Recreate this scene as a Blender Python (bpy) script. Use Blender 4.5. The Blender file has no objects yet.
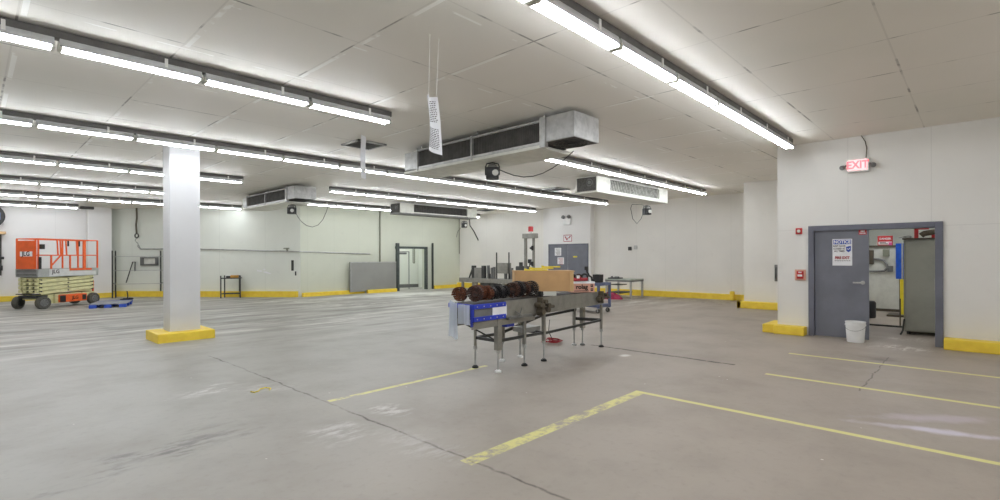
import bpy, bmesh, math, random
from mathutils import Vector, Matrix
random.seed(7)
C = bpy.context.scene.collection
PI = math.pi
EYE = 1.55
CEIL = 3.74
SLOPE = 0.009
def fz(y):                       # the slab falls gently towards the far end of the hall
    return -SLOPE * max(0.0, y - 7.0)

# ------------------------------------------------------------------ materials
def srgb(r, g, b):
    f = lambda c: (c/255/12.92) if c/255 <= .04045 else ((c/255+.055)/1.055)**2.4
    return (f(r), f(g), f(b), 1)

class N:
    """small node-graph helper"""
    def __init__(s, name):
        s.m = bpy.data.materials.new(name); s.m.use_nodes = True
        s.t = s.m.node_tree; s.b = s.t.nodes['Principled BSDF']
        s.co = s.t.nodes.new('ShaderNodeTexCoord').outputs['Object']
        s._xyz = None
    def inp(s, sock, v):
        if hasattr(v, 'is_output') or hasattr(v, 'links'): s.t.links.new(v, sock)
        else: sock.default_value = v
    def m_(s, op, a, b=None, c=None, clamp=False):
        n = s.t.nodes.new('ShaderNodeMath'); n.operation = op; n.use_clamp = clamp
        for i, v in enumerate((a, b, c)):
            if v is not None: s.inp(n.inputs[i], v)
        return n.outputs[0]
    def xyz(s):
        if s._xyz is None:
            n = s.t.nodes.new('ShaderNodeSeparateXYZ'); s.t.links.new(s.co, n.inputs[0]); s._xyz = n.outputs
        return s._xyz
    def noise(s, scale, detail=4, rough=.55, vec=None, stretch=None):
        n = s.t.nodes.new('ShaderNodeTexNoise'); n.inputs['Scale'].default_value = scale
        n.inputs['Detail'].default_value = detail; n.inputs['Roughness'].default_value = rough
        v = vec or s.co
        if stretch:
            mp = s.t.nodes.new('ShaderNodeMapping'); mp.inputs['Scale'].default_value = stretch[:3]
            if len(stretch) > 3: mp.inputs['Rotation'].default_value = (0, 0, stretch[3])
            s.t.links.new(v, mp.inputs[0]); v = mp.outputs[0]
        s.t.links.new(v, n.inputs['Vector'])
        return n.outputs[0]
    def ramp(s, fac, lo, hi):
        n = s.t.nodes.new('ShaderNodeMapRange'); n.interpolation_type = 'SMOOTHSTEP'
        s.inp(n.inputs[0], fac); n.inputs[1].default_value = lo; n.inputs[2].default_value = hi
        return n.outputs[0]
    def mix(s, fac, a, b):
        n = s.t.nodes.new('ShaderNodeMix'); n.data_type = 'RGBA'
        s.inp(n.inputs[0], fac); s.inp(n.inputs[6], a); s.inp(n.inputs[7], b)
        return n.outputs[2]
    def seg(s, axis, at, lo, hi, half, soft=.01, wob=None):
        """mask of a straight strip along an axis: axis 'x' means the strip lies at x=at"""
        x, y = s.xyz()[0], s.xyz()[1]
        p, q = (x, y) if axis == 'x' else (y, x)
        d = s.m_('SUBTRACT', p, at)
        if wob is not None: d = s.m_('ADD', d, wob)
        d = s.m_('ABSOLUTE', d)
        a = s.m_('SUBTRACT', 1.0, s.ramp(d, half - soft, half + soft))
        g = s.m_('MULTIPLY', s.m_('GREATER_THAN', q, lo), s.m_('LESS_THAN', q, hi))
        return s.m_('MULTIPLY', a, g)
    def ell(s, cx, cy, rx, ry, rot=0.0, wob=None, soft=.6):
        x = s.m_('SUBTRACT', s.xyz()[0], cx); y = s.m_('SUBTRACT', s.xyz()[1], cy)
        c, sn = math.cos(rot), math.sin(rot)
        u = s.m_('DIVIDE', s.m_('ADD', s.m_('MULTIPLY', x, c), s.m_('MULTIPLY', y, sn)), rx)
        v = s.m_('DIVIDE', s.m_('SUBTRACT', s.m_('MULTIPLY', y, c), s.m_('MULTIPLY', x, sn)), ry)
        d = s.m_('SQRT', s.m_('ADD', s.m_('MULTIPLY', u, u), s.m_('MULTIPLY', v, v)))
        if wob is not None: d = s.m_('ADD', d, wob)
        return s.m_('SUBTRACT', 1.0, s.ramp(d, 1 - soft, 1.0))
    def out(s, color, rough=.5, metal=0.0, spec=.5, bump=None, bs=.2):
        s.inp(s.b.inputs['Base Color'], color); s.inp(s.b.inputs['Roughness'], rough)
        s.inp(s.b.inputs['Metallic'], metal); s.b.inputs['Specular IOR Level'].default_value = spec
        if bump is not None:
            n = s.t.nodes.new('ShaderNodeBump'); n.inputs['Strength'].default_value = bs
            n.inputs['Distance'].default_value = .01
            s.t.links.new(bump, n.inputs['Height']); s.t.links.new(n.outputs[0], s.b.inputs['Normal'])
        return s.m

def mat(name, rgb, rough=.5, metal=0.0, var=.12, scale=6, spec=.5, rgb2=None, bump=0):
    n = N(name)
    c = srgb(*rgb); d = srgb(*rgb2) if rgb2 else tuple(v*(1-var*2) for v in c[:3]) + (1,)
    f = n.noise(scale, 5)
    col = n.mix(n.ramp(f, .35, .7), c, d)
    return n.out(col, rough, metal, spec, f if bump else None, bump)

def emit(name, rgb, strength):
    n = N(name); n.b.inputs['Base Color'].default_value = (0, 0, 0, 1)
    n.b.inputs['Emission Color'].default_value = srgb(*rgb); n.b.inputs['Emission Strength'].default_value = strength
    return n.m

def wall_mat(name, rgb, axis, period, offset, seam=.006, dark=.8, hseam=None, dirt=.06):
    n = N(name); c = srgb(*rgb); x = n.xyz()[{'x': 0, 'y': 1}[axis]]
    f = n.m_('FRACT', n.m_('DIVIDE', n.m_('SUBTRACT', x, offset), period))
    d = n.m_('MULTIPLY', n.m_('MINIMUM', f, n.m_('SUBTRACT', 1.0, f)), period)
    line = n.m_('LESS_THAN', d, seam)
    if hseam:
        line = n.m_('MAXIMUM', line, n.m_('LESS_THAN', n.m_('ABSOLUTE', n.m_('SUBTRACT', n.xyz()[2], hseam)), seam))
    big = n.noise(.5, 4); blot = n.noise(3, 6)
    a = n.mix(n.ramp(big, .35, .7), c, tuple(v*(1-dirt) for v in c[:3]) + (1,))
    a = n.mix(n.m_('MULTIPLY', n.ramp(blot, .62, .75), .25), a, tuple(v*(1-dirt*3) for v in c[:3]) + (1,))
    a = n.mix(n.m_('MULTIPLY', line, .5), a, tuple(v*dark for v in c[:3]) + (1,))
    return n.out(a, .45, 0, .35)

def floor_mat():
    n = N('worn_concrete')
    x, y, z = n.xyz()
    big = n.noise(.22, 3); mid = n.noise(1.1, 6, .6); fine = n.noise(14, 6, .65); wob = n.noise(5, 3)
    w = n.m_('MULTIPLY', n.m_('SUBTRACT', wob, .5), .05)
    w2 = n.m_('MULTIPLY', n.m_('SUBTRACT', mid, .5), 1.5)
    brown, grey = srgb(163, 152, 140), srgb(163, 161, 154)
    # greyer away from the doorway side of the hall
    side = n.ramp(n.m_('ADD', n.m_('SUBTRACT', n.m_('MULTIPLY', y, .55), n.m_('MULTIPLY', x, .35)), n.m_('MULTIPLY', mid, .8)), -.6, 3.4)
    c = n.mix(side, brown, grey)
    c = n.mix(n.m_('MULTIPLY', n.ramp(mid, .42, .72), .35), c, srgb(138, 129, 119))
    c = n.mix(n.m_('MULTIPLY', n.ramp(fine, .5, .8), .22), c, srgb(112, 106, 98))
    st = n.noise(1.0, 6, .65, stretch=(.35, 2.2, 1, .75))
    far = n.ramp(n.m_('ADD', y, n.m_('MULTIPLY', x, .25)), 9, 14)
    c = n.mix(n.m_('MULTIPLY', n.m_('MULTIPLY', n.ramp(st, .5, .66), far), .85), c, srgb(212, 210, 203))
    c = n.mix(n.m_('MULTIPLY', n.m_('MULTIPLY', n.ramp(st, .5, .34), far), .7), c, srgb(106, 101, 93))
    # dust spilled before the far gate, scuffs, stains, mauve streaks, conveyor shade
    brk = n.ramp(n.noise(3.2, 6, .7, stretch=(1, 2.6, 1, .5)), .44, .6)
    soft3 = n.m_('MULTIPLY', n.m_('SUBTRACT', n.noise(2.4, 5, .6), .5), 2.2)
    for e, k, col, br in (((13, 18.2, 4.6, 2.0, -.2, w2), .85, (236, 236, 230), 0), ((9.2, 15.5, 3.4, 1.5, -.5, w2), .55, (222, 221, 214), 1),
                      ((8.4, 18.6, 3.0, 1.4, -.7, w2), .7, (226, 226, 218), 1), ((6.5, 12.5, 3, 1.5, -.6, soft3), .4, (212, 211, 204), 1),
                      ((1.1, 4.72, .75, .3, -.1, soft3), .75, (104, 102, 99), 1), ((.55, 4.5, .35, .14, .3, soft3), .6, (104, 102, 99), 1),
                      ((1.55, 5.1, .5, .5, 0, soft3), .35, (122, 119, 114), 1),
                      ((1.9, 6.5, .42, .3, .3, soft3), .8, (214, 213, 210), 1), ((2.25, 4.1, .34, .42, .3, soft3), .7, (206, 205, 202), 1),
                      ((2.95, 4.25, .22, .4, .2, soft3), .75, (208, 206, 202), 1), ((2.4, 6.1, .5, .4, 0, soft3), .4, (202, 201, 197), 1),
                      ((2.55, 3.3, .3, .8, .0, soft3), .45, (194, 192, 189), 1),
                      ((5.85, .3, .7, .11, -1.28, soft3), .8, (210, 204, 218), 0), ((6.3, .3, .9, .16, -.9, soft3), .5, (198, 188, 200), 0),  # pale mauve streaks across the bay floor
                      ((10.7, .95, .4, .6, .1, soft3), .8, (222, 219, 211), 1), ((9.3, 1.05, .3, .42, .0, soft3), .6, (104, 92, 82), 0),
                      ((11.9, .95, .35, .5, .0, soft3), .55, (222, 219, 211), 1),
                      ((17.2, 6.4, 1.2, 1.6, .0, soft3), .6, (104, 92, 80), 1), ((14.5, 8.5, 1.8, 2.6, .3, soft3), .4, (112, 102, 92), 1),
                      ((15.2, 7.0, 1.6, .8, .3, soft3), .35, (204, 198, 190), 1),
                      ((1.6, 14.8, 3.6, .6, -.5, soft3), .55, (108, 106, 96), 0), ((4.8, 13.4, 2.6, .7, -.4, soft3), .5, (110, 106, 97), 0),
                      ((6.2, 4.2, 1.3, .35, .12, soft3), .3, (120, 108, 96), 0),  # conveyor's shade painted into the floor colour
                      ((7.03, 3.99, .14, .1, 0, w2), .9, (232, 230, 224), 0)):
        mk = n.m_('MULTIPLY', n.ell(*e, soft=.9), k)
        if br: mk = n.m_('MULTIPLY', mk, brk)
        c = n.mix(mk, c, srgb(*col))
    # saw joints and the long crack
    jw = n.m_('MULTIPLY', n.m_('SUBTRACT', n.noise(3, 4), .5), .10)
    j = n.m_('MAXIMUM', n.m_('MULTIPLY', n.seg('x', 2.62, -1, 8.9, .010, .012, jw), n.ramp(mid, .3, .62)), n.m_('MULTIPLY', n.seg('x', 7.48, 2.5, 4.9, .028, .012, jw), 2.2))
    j = n.m_('MAXIMUM', j, n.m_('MULTIPLY', n.seg('x', 7.48, 4.9, 8, .006, .006, jw), .6))
    j = n.m_('MAXIMUM', j, n.m_('MULTIPLY', n.seg('y', .98, 7.0, 9.6, .008, .006, jw), .7))
    c = n.mix(n.m_('MULTIPLY', n.m_('MINIMUM', j, 1.0), n.ramp(fine, .25, .55)), c, srgb(72, 65, 58))
    # yellow bay lines, worn through
    L = [('x', 5.255, -6, 2.85, .038, 0), ('y', 2.79, 2.56, 5.29, .065, .22), ('y', 5.06, 2.65, 5.05, .038, .15), ('x', 7.19, -6, 2.02, .042, .0), ('x', 8.95, -6, 2.17, .045, .05)]
    wearn = n.noise(9, 6, .7); wear2 = n.noise(2.2, 3)
    for ax, at, lo, hi, h, worn in L:
        mk = n.seg(ax, at, lo, hi, h, .008, n.m_('MULTIPLY', w, .25))
        keep = n.ramp(n.m_('ADD', n.m_('MULTIPLY', wearn, .6), n.m_('MULTIPLY', wear2, .4)), .3 + worn*.5, .44 + worn*.55)
        c = n.mix(n.m_('MULTIPLY', mk, n.m_('MULTIPLY', keep, .92)), c, srgb(220, 215, 140))
    # crumbs of white debris
    vo = n.t.nodes.new('ShaderNodeTexVoronoi'); vo.inputs['Scale'].default_value = 3.2; n.t.links.new(n.co, vo.inputs['Vector'])
    spot = n.m_('MULTIPLY', n.m_('LESS_THAN', vo.outputs['Distance'], .035), n.m_('GREATER_THAN', n.noise(.9, 2), .56))
    c = n.mix(n.m_('MULTIPLY', spot, .7), c, srgb(228, 224, 216))
    rough = n.m_('ADD', n.m_('MULTIPLY', mid, .3), .33)
    return n.out(c, rough, 0, .35, fine, .12)

def ceiling_mat():
    n = N('painted_ceiling_panels')
    x, y, z = n.xyz()
    c = srgb(234, 229, 221)
    big = n.noise(.35, 3)
    a = n.mix(n.ramp(big, .35, .7), c, srgb(227, 224, 215))
    def lines(v, period, off, half, gate):
        f = n.m_('FRACT', n.m_('DIVIDE', n.m_('SUBTRACT', v, off), period))
        d = n.m_('MULTIPLY', n.m_('MINIMUM', f, n.m_('SUBTRACT', 1.0, f)), period)
        return n.m_('MULTIPLY', n.m_('LESS_THAN', d, half), gate)
    g1 = n.ramp(n.noise(1.3, 4), .5, .6); g2 = n.ramp(n.noise(1.6, 3), .52, .6)
    dk = n.m_('MAXIMUM', lines(y, 1.31, .65, .012, g1), lines(x, 1.22, .3, .010, g2))
    soft = n.m_('MAXIMUM', lines(y, 1.31, .65, .008, 1.0), lines(x, 1.22, .3, .008, 1.0))
    a = n.mix(n.m_('MULTIPLY', soft, .16), a, srgb(140, 136, 128))
    a = n.mix(n.m_('MULTIPLY', dk, .6), a, srgb(96, 90, 80))
    # bright flaking caulk along the cross seams
    g3 = n.ramp(n.noise(1.1, 4, .7), .47, .52)
    wh = n.m_('MULTIPLY', n.m_('MAXIMUM', lines(x, 1.22, .34, .022, g3), lines(y, 1.31, .78, .014, n.ramp(n.noise(2.6, 3), .56, .6))), n.m_('GREATER_THAN', y, 3.2))
    a = n.mix(n.m_('MULTIPLY', wh, .85), a, srgb(250, 249, 244))
    return n.out(a, .55, 0, .3)

M = {}
M['floor'] = floor_mat(); M['ceil'] = ceiling_mat()
M['wall_r'] = wall_mat('white_wall_panels', (230, 228, 223), 'y', 1.18, .56, hseam=2.05)
M['wall_b'] = wall_mat('cream_wall_panels', (206, 209, 193), 'x', 1.22, .1)
M['wall_s'] = wall_mat('pale_wall_panels', (228, 231, 222), 'x', 1.22, .1)
M['wall_bk'] = wall_mat('grey_white_wall_panels', (234, 231, 225), 'y', 1.22, .2)
M['wall_l'] = wall_mat('white_lift_wall', (232, 230, 228), 'x', 2.2, .3)
M['wall_w'] = wall_mat('white_column_paint', (212, 212, 213), 'y', 30, .0)
M['yellow'] = mat('yellow_kerb_paint', (246, 216, 72), .5, 0, .12, 5, rgb2=(236, 202, 64))
M['steel_grey'] = mat('grey_door_paint', (118, 120, 130), .42, 0, .06, 3)
M['frame_grey'] = mat('grey_frame_paint', (108, 110, 122), .4, 0, .08, 3)
M['white'] = mat('white_enamel', (236, 236, 234), .35, 0, .04)
M['offwhite'] = mat('off_white_enamel', (222, 222, 212), .45, 0, .06)
M['strut'] = mat('dull_zinc_channel', (112, 110, 108), .55, .3, .1)
M['tube'] = emit('lit_fluorescent_tube', (244, 249, 255), 18.5)
M['galv'] = mat('galvanised_sheet', (190, 190, 188), .42, .55, .12, 9)
M['galv_dark'] = mat('dull_grey_sheet', (128, 128, 126), .5, .3, .12, 4)
M['fixture'] = mat('grey_white_fixture', (196, 198, 200), .45, 0, .05)
M['reflector'] = mat('glare_darkened_reflector', (106, 108, 112), .5, 0, .05)  # underside colour darkened to hold down the glare between the tubes
M['beltrubber'] = mat('dark_belt_rubber', (70, 66, 62), .7, 0, .15, 12)
M['finsteel'] = mat('dusty_grey_fins', (122, 120, 116), .6, .1, .15, 8)
M['coil'] = mat('dusty_dark_coil', (92, 90, 86), .7, .1, .2, 20)
M['louver'] = mat('pale_fin_metal', (205, 205, 195), .5, .2, .2, 14)
M['black'] = mat('black_plastic', (34, 34, 36), .5, 0, .2)
M['rubber'] = mat('grey_black_rubber', (92, 90, 82), .8, 0, .2, 15)
M['darksteel'] = mat('dark_steel', (74, 74, 72), .5, .4, .2)
M['stainless'] = mat('brushed_stainless', (154, 152, 144), .4, .55, .1, 8)
M['panelsteel'] = mat('weathered_stainless_panel', (168, 169, 158), .45, .35, .1, 1.6)
M['blueguide'] = mat('blue_plastic', (46, 66, 190), .4, 0, .1)
M['film'] = None
M['card'] = mat('brown_cardboard', (200, 160, 112), .75, 0, .06, 4)
M['tape'] = mat('tan_tape', (208, 172, 122), .3, 0, .05)
M['pink'] = mat('salmon_carton', (222, 170, 150), .7, 0, .06)
M['ink'] = mat('dark_print', (58, 40, 36), .7)
M['red'] = mat('red_enamel', (196, 44, 46), .4, 0, .1)
M['rust'] = mat('rusty_chain', (118, 66, 40), .75, .25, .2, 18, rgb2=(72, 44, 32))
M['darkchain'] = mat('oiled_dark_chain', (58, 56, 58), .45, .5, .2, 18)
M['brownchain'] = mat('brown_oiled_chain', (92, 60, 48), .6, .3, .2, 18, rgb2=(52, 44, 42))
M['yellowp'] = mat('yellow_plastic', (238, 216, 50), .45, 0, .06)
M['cart'] = mat('blue_grey_cart_paint', (98, 108, 140), .45, .1, .1)
M['magenta'] = mat('magenta_fabric', (164, 50, 82), .8, 0, .2)
M['orange'] = mat('orange_paint', (240, 102, 42), .4, 0, .06)
M['cream'] = mat('cream_lift_paint', (226, 222, 170), .45, 0, .08)
M['liftgrey'] = mat('light_grey_lift_deck', (180, 182, 178), .5, .1, .08)
M['liftlight'] = mat('pale_grey_lift_side', (216, 217, 214), .5, .1, .05)
M['pblue'] = mat('blue_pallet_plastic', (48, 84, 190), .5, 0, .1)
M['pgrey'] = mat('grey_pallet_deck', (150, 154, 162), .6, 0, .12)
M['greenbox'] = mat('grey_green_machine_paint', (128, 130, 112), .5, .1, .1)
M['paper'] = mat('white_paper', (236, 236, 238), .6, 0, .03)
M['navy'] = mat('blue_print', (44, 78, 176), .5)
M['redprint'] = mat('red_print', (176, 40, 52), .5)
M['exitlit'] = emit('lit_red_exit_face', (255, 150, 150), 1.0)
M['exitred'] = emit('lit_red_exit_letters', (255, 92, 100), .95)
M['lens'] = mat('frosted_lamp_lens', (232, 232, 226), .25)
M['olive'] = mat('olive_pipe', (98, 90, 76), .5, .3)
M['brightblue'] = mat('bright_blue_panel', (30, 92, 205), .4)
M['pinksticker'] = mat('pink_sticker', (240, 90, 170), .5)
M['orangetag'] = mat('orange_tool_case', (214, 156, 60), .5)
def film():
    n = N('translucent_plastic_film')
    n.b.inputs['Base Color'].default_value = srgb(232, 240, 252); n.b.inputs['Roughness'].default_value = .35
    n.b.inputs['Alpha'].default_value = .8; n.b.inputs['Transmission Weight'].default_value = .15
    return n.m
M['film'] = film()

# ------------------------------------------------------------------ mesh helpers
class B:
    def __init__(s): s.b = bmesh.new()
    def box(s, lo, hi, bev=0, rot=None):
        v = [Vector((x, y, z)) for x in (lo[0], hi[0]) for y in (lo[1], hi[1]) for z in (lo[2], hi[2])]
        if rot:                                   # (angle, axis) about the box centre
            c = sum(v, Vector())/8; R = Matrix.Rotation(rot[0], 3, rot[1]); v = [c + R @ (p - c) for p in v]
        vs = [s.b.verts.new(p) for p in v]
        fs = [s.b.faces.new([vs[i] for i in f]) for f in ((0,1,3,2),(4,6,7,5),(0,4,5,1),(2,3,7,6),(0,2,6,4),(1,5,7,3))]
        if bev:
            es = list({e for f in fs for e in f.edges})
            bmesh.ops.bevel(s.b, geom=es, offset=bev, segments=2, profile=.5, affect='EDGES')
        return s
    def bar(s, p, q, w, h, up=(0, 0, 1)):          # rectangular bar from p to q
        p, q = Vector(p), Vector(q); d = (q - p).normalized(); u = Vector(up)
        if abs(d.dot(u)) > .95: u = Vector((0, 1, 0))
        a = d.cross(u).normalized()*w/2; c = a.cross(d).normalized()*h/2
        vs = [s.b.verts.new(e + i*a + j*c) for e in (p, q) for i, j in ((-1,-1),(1,-1),(1,1),(-1,1))]
        for f in ((3,2,1,0),(4,5,6,7),(0,1,5,4),(1,2,6,5),(2,3,7,6),(3,0,4,7)): s.b.faces.new([vs[i] for i in f])
        return s
    def cyl(s, p, q, r, n=12, r2=None, cap=True):
        return s.lathe_dir(p, q, [(0, r), (1, r if r2 is None else r2)], n, cap)
    def lathe_dir(s, p, q, prof, n=16, cap=True):  # prof: (fraction along p->q, radius)
        p, q = Vector(p), Vector(q); d = q - p; z = d.normalized()
        a = z.orthogonal().normalized(); b = z.cross(a)
        rings = []
        for t, r in prof:
            c = p + d*t
            rings.append([s.b.verts.new(c + (a*math.cos(2*PI*i/n) + b*math.sin(2*PI*i/n))*max(r, 1e-4)) for i in range(n)])
        for A, D in zip(rings, rings[1:]):
            for i in range(n): s.b.faces.new((A[i], A[(i+1) % n], D[(i+1) % n], D[i]))
        if cap:
            s.b.faces.new(rings[0][::-1]); s.b.faces.new(rings[-1])
        return s
    def tube(s, pts, r, n=8):
        pts = [Vector(p) for p in pts]; rings = []; a = None
        for i, p in enumerate(pts):
            d = (pts[min(i+1, len(pts)-1)] - pts[max(i-1, 0)]).normalized()
            a = d.orthogonal().normalized() if a is None else (a - d*a.dot(d)).normalized()
            b = d.cross(a)
            rings.append([s.b.verts.new(p + (a*math.cos(2*PI*k/n) + b*math.sin(2*PI*k/n))*r) for k in range(n)])
        for A, D in zip(rings, rings[1:]):
            for k in range(n): s.b.faces.new((A[k], A[(k+1) % n], D[(k+1) % n], D[k]))
        s.b.faces.new(rings[0][::-1]); s.b.faces.new(rings[-1])
        return s
    def prism(s, poly, vec):                        # closed polygon extruded by vec
        vec = Vector(vec); A = [s.b.verts.new(p) for p in poly]; D = [s.b.verts.new(Vector(p) + vec) for p in poly]
        s.b.faces.new(A[::-1]); s.b.faces.new(D); k = len(A)
        for i in range(k): s.b.faces.new((A[i], A[(i+1) % k], D[(i+1) % k], D[i]))
        return s
    def torus(s, c, axis, R, r, n=24, k=8):
        c, z = Vector(c), Vector(axis).normalized(); a = z.orthogonal().normalized(); b = z.cross(a); rings = []
        for i in range(n):
            d = a*math.cos(2*PI*i/n) + b*math.sin(2*PI*i/n)
            rings.append([s.b.verts.new(c + d*(R + r*math.cos(2*PI*j/k)) + z*r*math.sin(2*PI*j/k)) for j in range(k)])
        for i in range(n):
            A, D = rings[i], rings[(i+1) % n]
            for j in range(k): s.b.faces.new((A[j], D[j], D[(j+1) % k], A[(j+1) % k]))
        return s
    def grid(s, f, nu, nv):                         # parametric sheet
        V = [[s.b.verts.new(f(i/nu, j/nv)) for j in range(nv+1)] for i in range(nu+1)]
        for i in range(nu):
            for j in range(nv): s.b.faces.new((V[i][j], V[i+1][j], V[i+1][j+1], V[i][j+1]))
        return s
    def mesh(s, name, m, smooth=False):
        bmesh.ops.recalc_face_normals(s.b, faces=s.b.faces)
        me = bpy.data.meshes.new(name); s.b.to_mesh(me); s.b.free()
        me.materials.append(M[m] if isinstance(m, str) else m)
        if smooth:
            for p in me.polygons: p.use_smooth = True
            me.set_sharp_from_angle(angle=.7)
        return me
    def part(s, name, m, parent=None, smooth=False, label=None):
        o = bpy.data.objects.new(name, s.mesh(name, m, smooth)); C.objects.link(o)
        if parent is not None: o.parent = parent
        if label: o['label'] = label
        return o

def tag(o, label, cat, group=None, kind=None):
    o['label'] = label; o['category'] = cat
    if group: o['group'] = group
    if kind: o['kind'] = kind
    return o
def thing(name, label, cat, loc=(0, 0, 0), rz=0.0, group=None):
    o = bpy.data.objects.new(name, None); C.objects.link(o); o.empty_display_size = .1
    o.location = loc; o.rotation_euler = (0, 0, rz)
    return tag(o, label, cat, group)
def struct(bm, name, m):
    o = bm.part(name, m); o['kind'] = 'structure'; return o
def dup(root, loc, rz, label=None):
    def cp(o, par):
        c = o.copy(); C.objects.link(c)
        if par is not None: c.parent = par
        for ch in o.children: cp(ch, c)
        return c
    r = cp(root, None); r.location = loc; r.rotation_euler = (0, 0, rz)
    if label: r['label'] = label
    return r
def text(body, size, m, parent, matrix, name='lettering', depth=.001, bold=0.0, sx=1.0):
    cu = bpy.data.curves.new('txt', 'FONT'); cu.body = body; cu.size = size; cu.extrude = depth
    cu.align_x = 'CENTER'; cu.align_y = 'CENTER'; cu.offset = bold; cu.resolution_u = 3
    t = bpy.data.objects.new('txt', cu); C.objects.link(t)
    bpy.context.view_layer.update()
    me = bpy.data.meshes.new_from_object(t.evaluated_get(bpy.context.evaluated_depsgraph_get()))
    bpy.data.objects.remove(t); bpy.data.curves.remove(cu)
    me.transform(Matrix.Diagonal((sx, 1, 1, 1))); me.transform(matrix)
    me.materials.clear(); me.materials.append(M[m])
    o = bpy.data.objects.new(name, me); C.objects.link(o); o.parent = parent
    return o
def face_mx(origin, right, up):                     # text plane: x along right, y along up
    r = Vector(right).normalized(); u = Vector(up).normalized(); n = r.cross(u)
    m = Matrix((r, u, n)).transposed().to_4x4(); m.translation = origin
    return m
ORD = ['first', 'second', 'third', 'fourth', 'fifth', 'sixth', 'seventh', 'eighth', 'ninth', 'tenth', 'eleventh', 'twelfth', 'thirteenth', 'fourteenth', 'fifteenth']

# ------------------------------------------------------------------ the setting
XR = 11.25                                     # wall with the fire exit
f = B()
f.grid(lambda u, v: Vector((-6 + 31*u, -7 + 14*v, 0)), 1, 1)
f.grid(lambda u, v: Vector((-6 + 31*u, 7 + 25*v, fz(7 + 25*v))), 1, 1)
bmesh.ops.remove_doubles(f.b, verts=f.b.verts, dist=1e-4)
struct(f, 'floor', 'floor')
struct(B().box((-6, -7, CEIL), (25, 33, CEIL + .2)), 'ceiling', 'ceil')
DY0, DY1, DZ = .43, 2.36, 2.1                   # doorway in the right wall
b = B()
b.box((XR, DY1, 0), (XR + .2, 2.93, CEIL)).box((XR, DY0, DZ), (XR + .2, DY1, CEIL)).box((XR, -7, 0), (XR + .2, DY0, CEIL))
struct(b, 'wall_right', 'wall_r')
struct(B().box((XR + .2, 2.75, 0), (18.5, 2.93, CEIL)), 'wall_return', 'wall_bk')
struct(B().box((18.5, 2.62, -.3), (18.75, 20.85, CEIL)), 'wall_back_right', 'wall_bk')
struct(B().box((16.0, 2.93, 0), (18.5, 5.08, CEIL)), 'wall_pier', 'wall_bk')
struct(B().box((18.2, 11.95, -.2), (18.5, 14.5, CEIL)), 'wall_door_bay', 'wall_l')
GX0, GX1, GZ = 14.42, 16.12, 2.0               # far gate opening
b = B()
b.box((9.55, 20.6, -.3), (GX0, 20.85, CEIL)).box((GX0, 20.6, GZ), (GX1, 20.85, CEIL)).box((GX1, 20.6, -.3), (18.5, 20.85, CEIL))
struct(b, 'wall_back', 'wall_b')
P0, P1 = Vector((4.3, 28.3, 0)), Vector((9.55, 20.6, 0))
DD = (P1 - P0).normalized(); DN = Vector((-DD.y, DD.x, 0))          # along the slanted wall, and its outward side
if DN.dot(Vector((1, 1, 0))) < 0: DN = -DN
b = B(); b.prism([P0 + Vector((0, 0, -.3)), P1 + Vector((0, 0, -.3)), P1 + DN*.2 + Vector((0, 0, -.3)), P0 + DN*.2 + Vector((0, 0, -.3))], (0, 0, CEIL + .3))
struct(b, 'wall_slanted', 'wall_s')
struct(B().box((-6, 28.3, -.3), (4.5, 28.5, CEIL)), 'wall_left', 'wall_l')
struct(B().box((-3.2, -7, -.3), (-3.0, 28.5, CEIL)), 'wall_behind', 'wall_l')
struct(B().box((-3.2, -5.2, -.3), (XR, -5.0, CEIL)), 'wall_near', 'wall_r')
struct(B().box((3.5, 27.6, -.3), (4.3, 28.3, CEIL)), 'column_2', 'wall_l')
struct(B().box((2.62, 11.15, -.06), (3.14, 11.62, CEIL), .008), 'column_1', 'wall_w')
# yellow kerbs
def kerb(n, bm): return struct(bm, 'trim_%d' % n, 'yellow')
kerb(1, B().box((2.37, 10.9, -.06), (3.33, 11.82, .135), .015))
kerb(2, B().box((11.0, 2.41, 0), (XR, 2.95, .17), .015).box((11.08, 2.95, 0), (11.9, 3.17, .17), .015))
kerb(3, B().box((10.98, -5, 0), (XR, .40, .18), .015))
kerb(4, B().box((15.72, 2.95, 0), (16.0, 5.2, .2), .015).box((15.72, 5.08, 0), (18.5, 5.2, .2), .015))
kerb(5, B().box((18.3, 5.2, -.1), (18.5, 11.95, .2), .015))
kerb(6, B().box((18.3, 14.5, -.14), (18.5, 20.6, .14), .015).box((16.6, 20.4, -.14), (18.5, 20.6, .05), .015))
kerb(7, B().box((12.5, 20.16, -.14), (14.1, 20.29, .04), .015).box((9.6, 20.42, -.14), (12.5, 20.6, .05), .015))
def along(t, off=0, z=0): return P0 + DD*t - DN*off + Vector((0, 0, z))
LD = (P1 - P0).length
kerb(8, B().prism([along(.3, .16, -.22), along(LD - .1, .16, -.16), along(LD - .1, 0, -.16), along(.3, 0, -.22)], (0, 0, .28)))
kerb(9, B().box((-3, 28.06, -.2), (3.5, 28.3, .02), .012).box((3.42, 27.42, -.2), (4.42, 27.6, .02), .012))
# room beyond the fire exit
struct(B().box((19.0, -3.5, 0), (19.2, 2.62, 3.2)), 'wall_plant_room', 'wall_s')
struct(B().box((XR + .2, -3.7, 0), (19.2, -3.5, 3.2)), 'wall_plant_room_side', 'wall_s')
struct(B().box((XR + .2, -3.7, 3.2), (19.2, 2.62, 3.3)), 'ceiling_plant_room', 'ceil')
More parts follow.
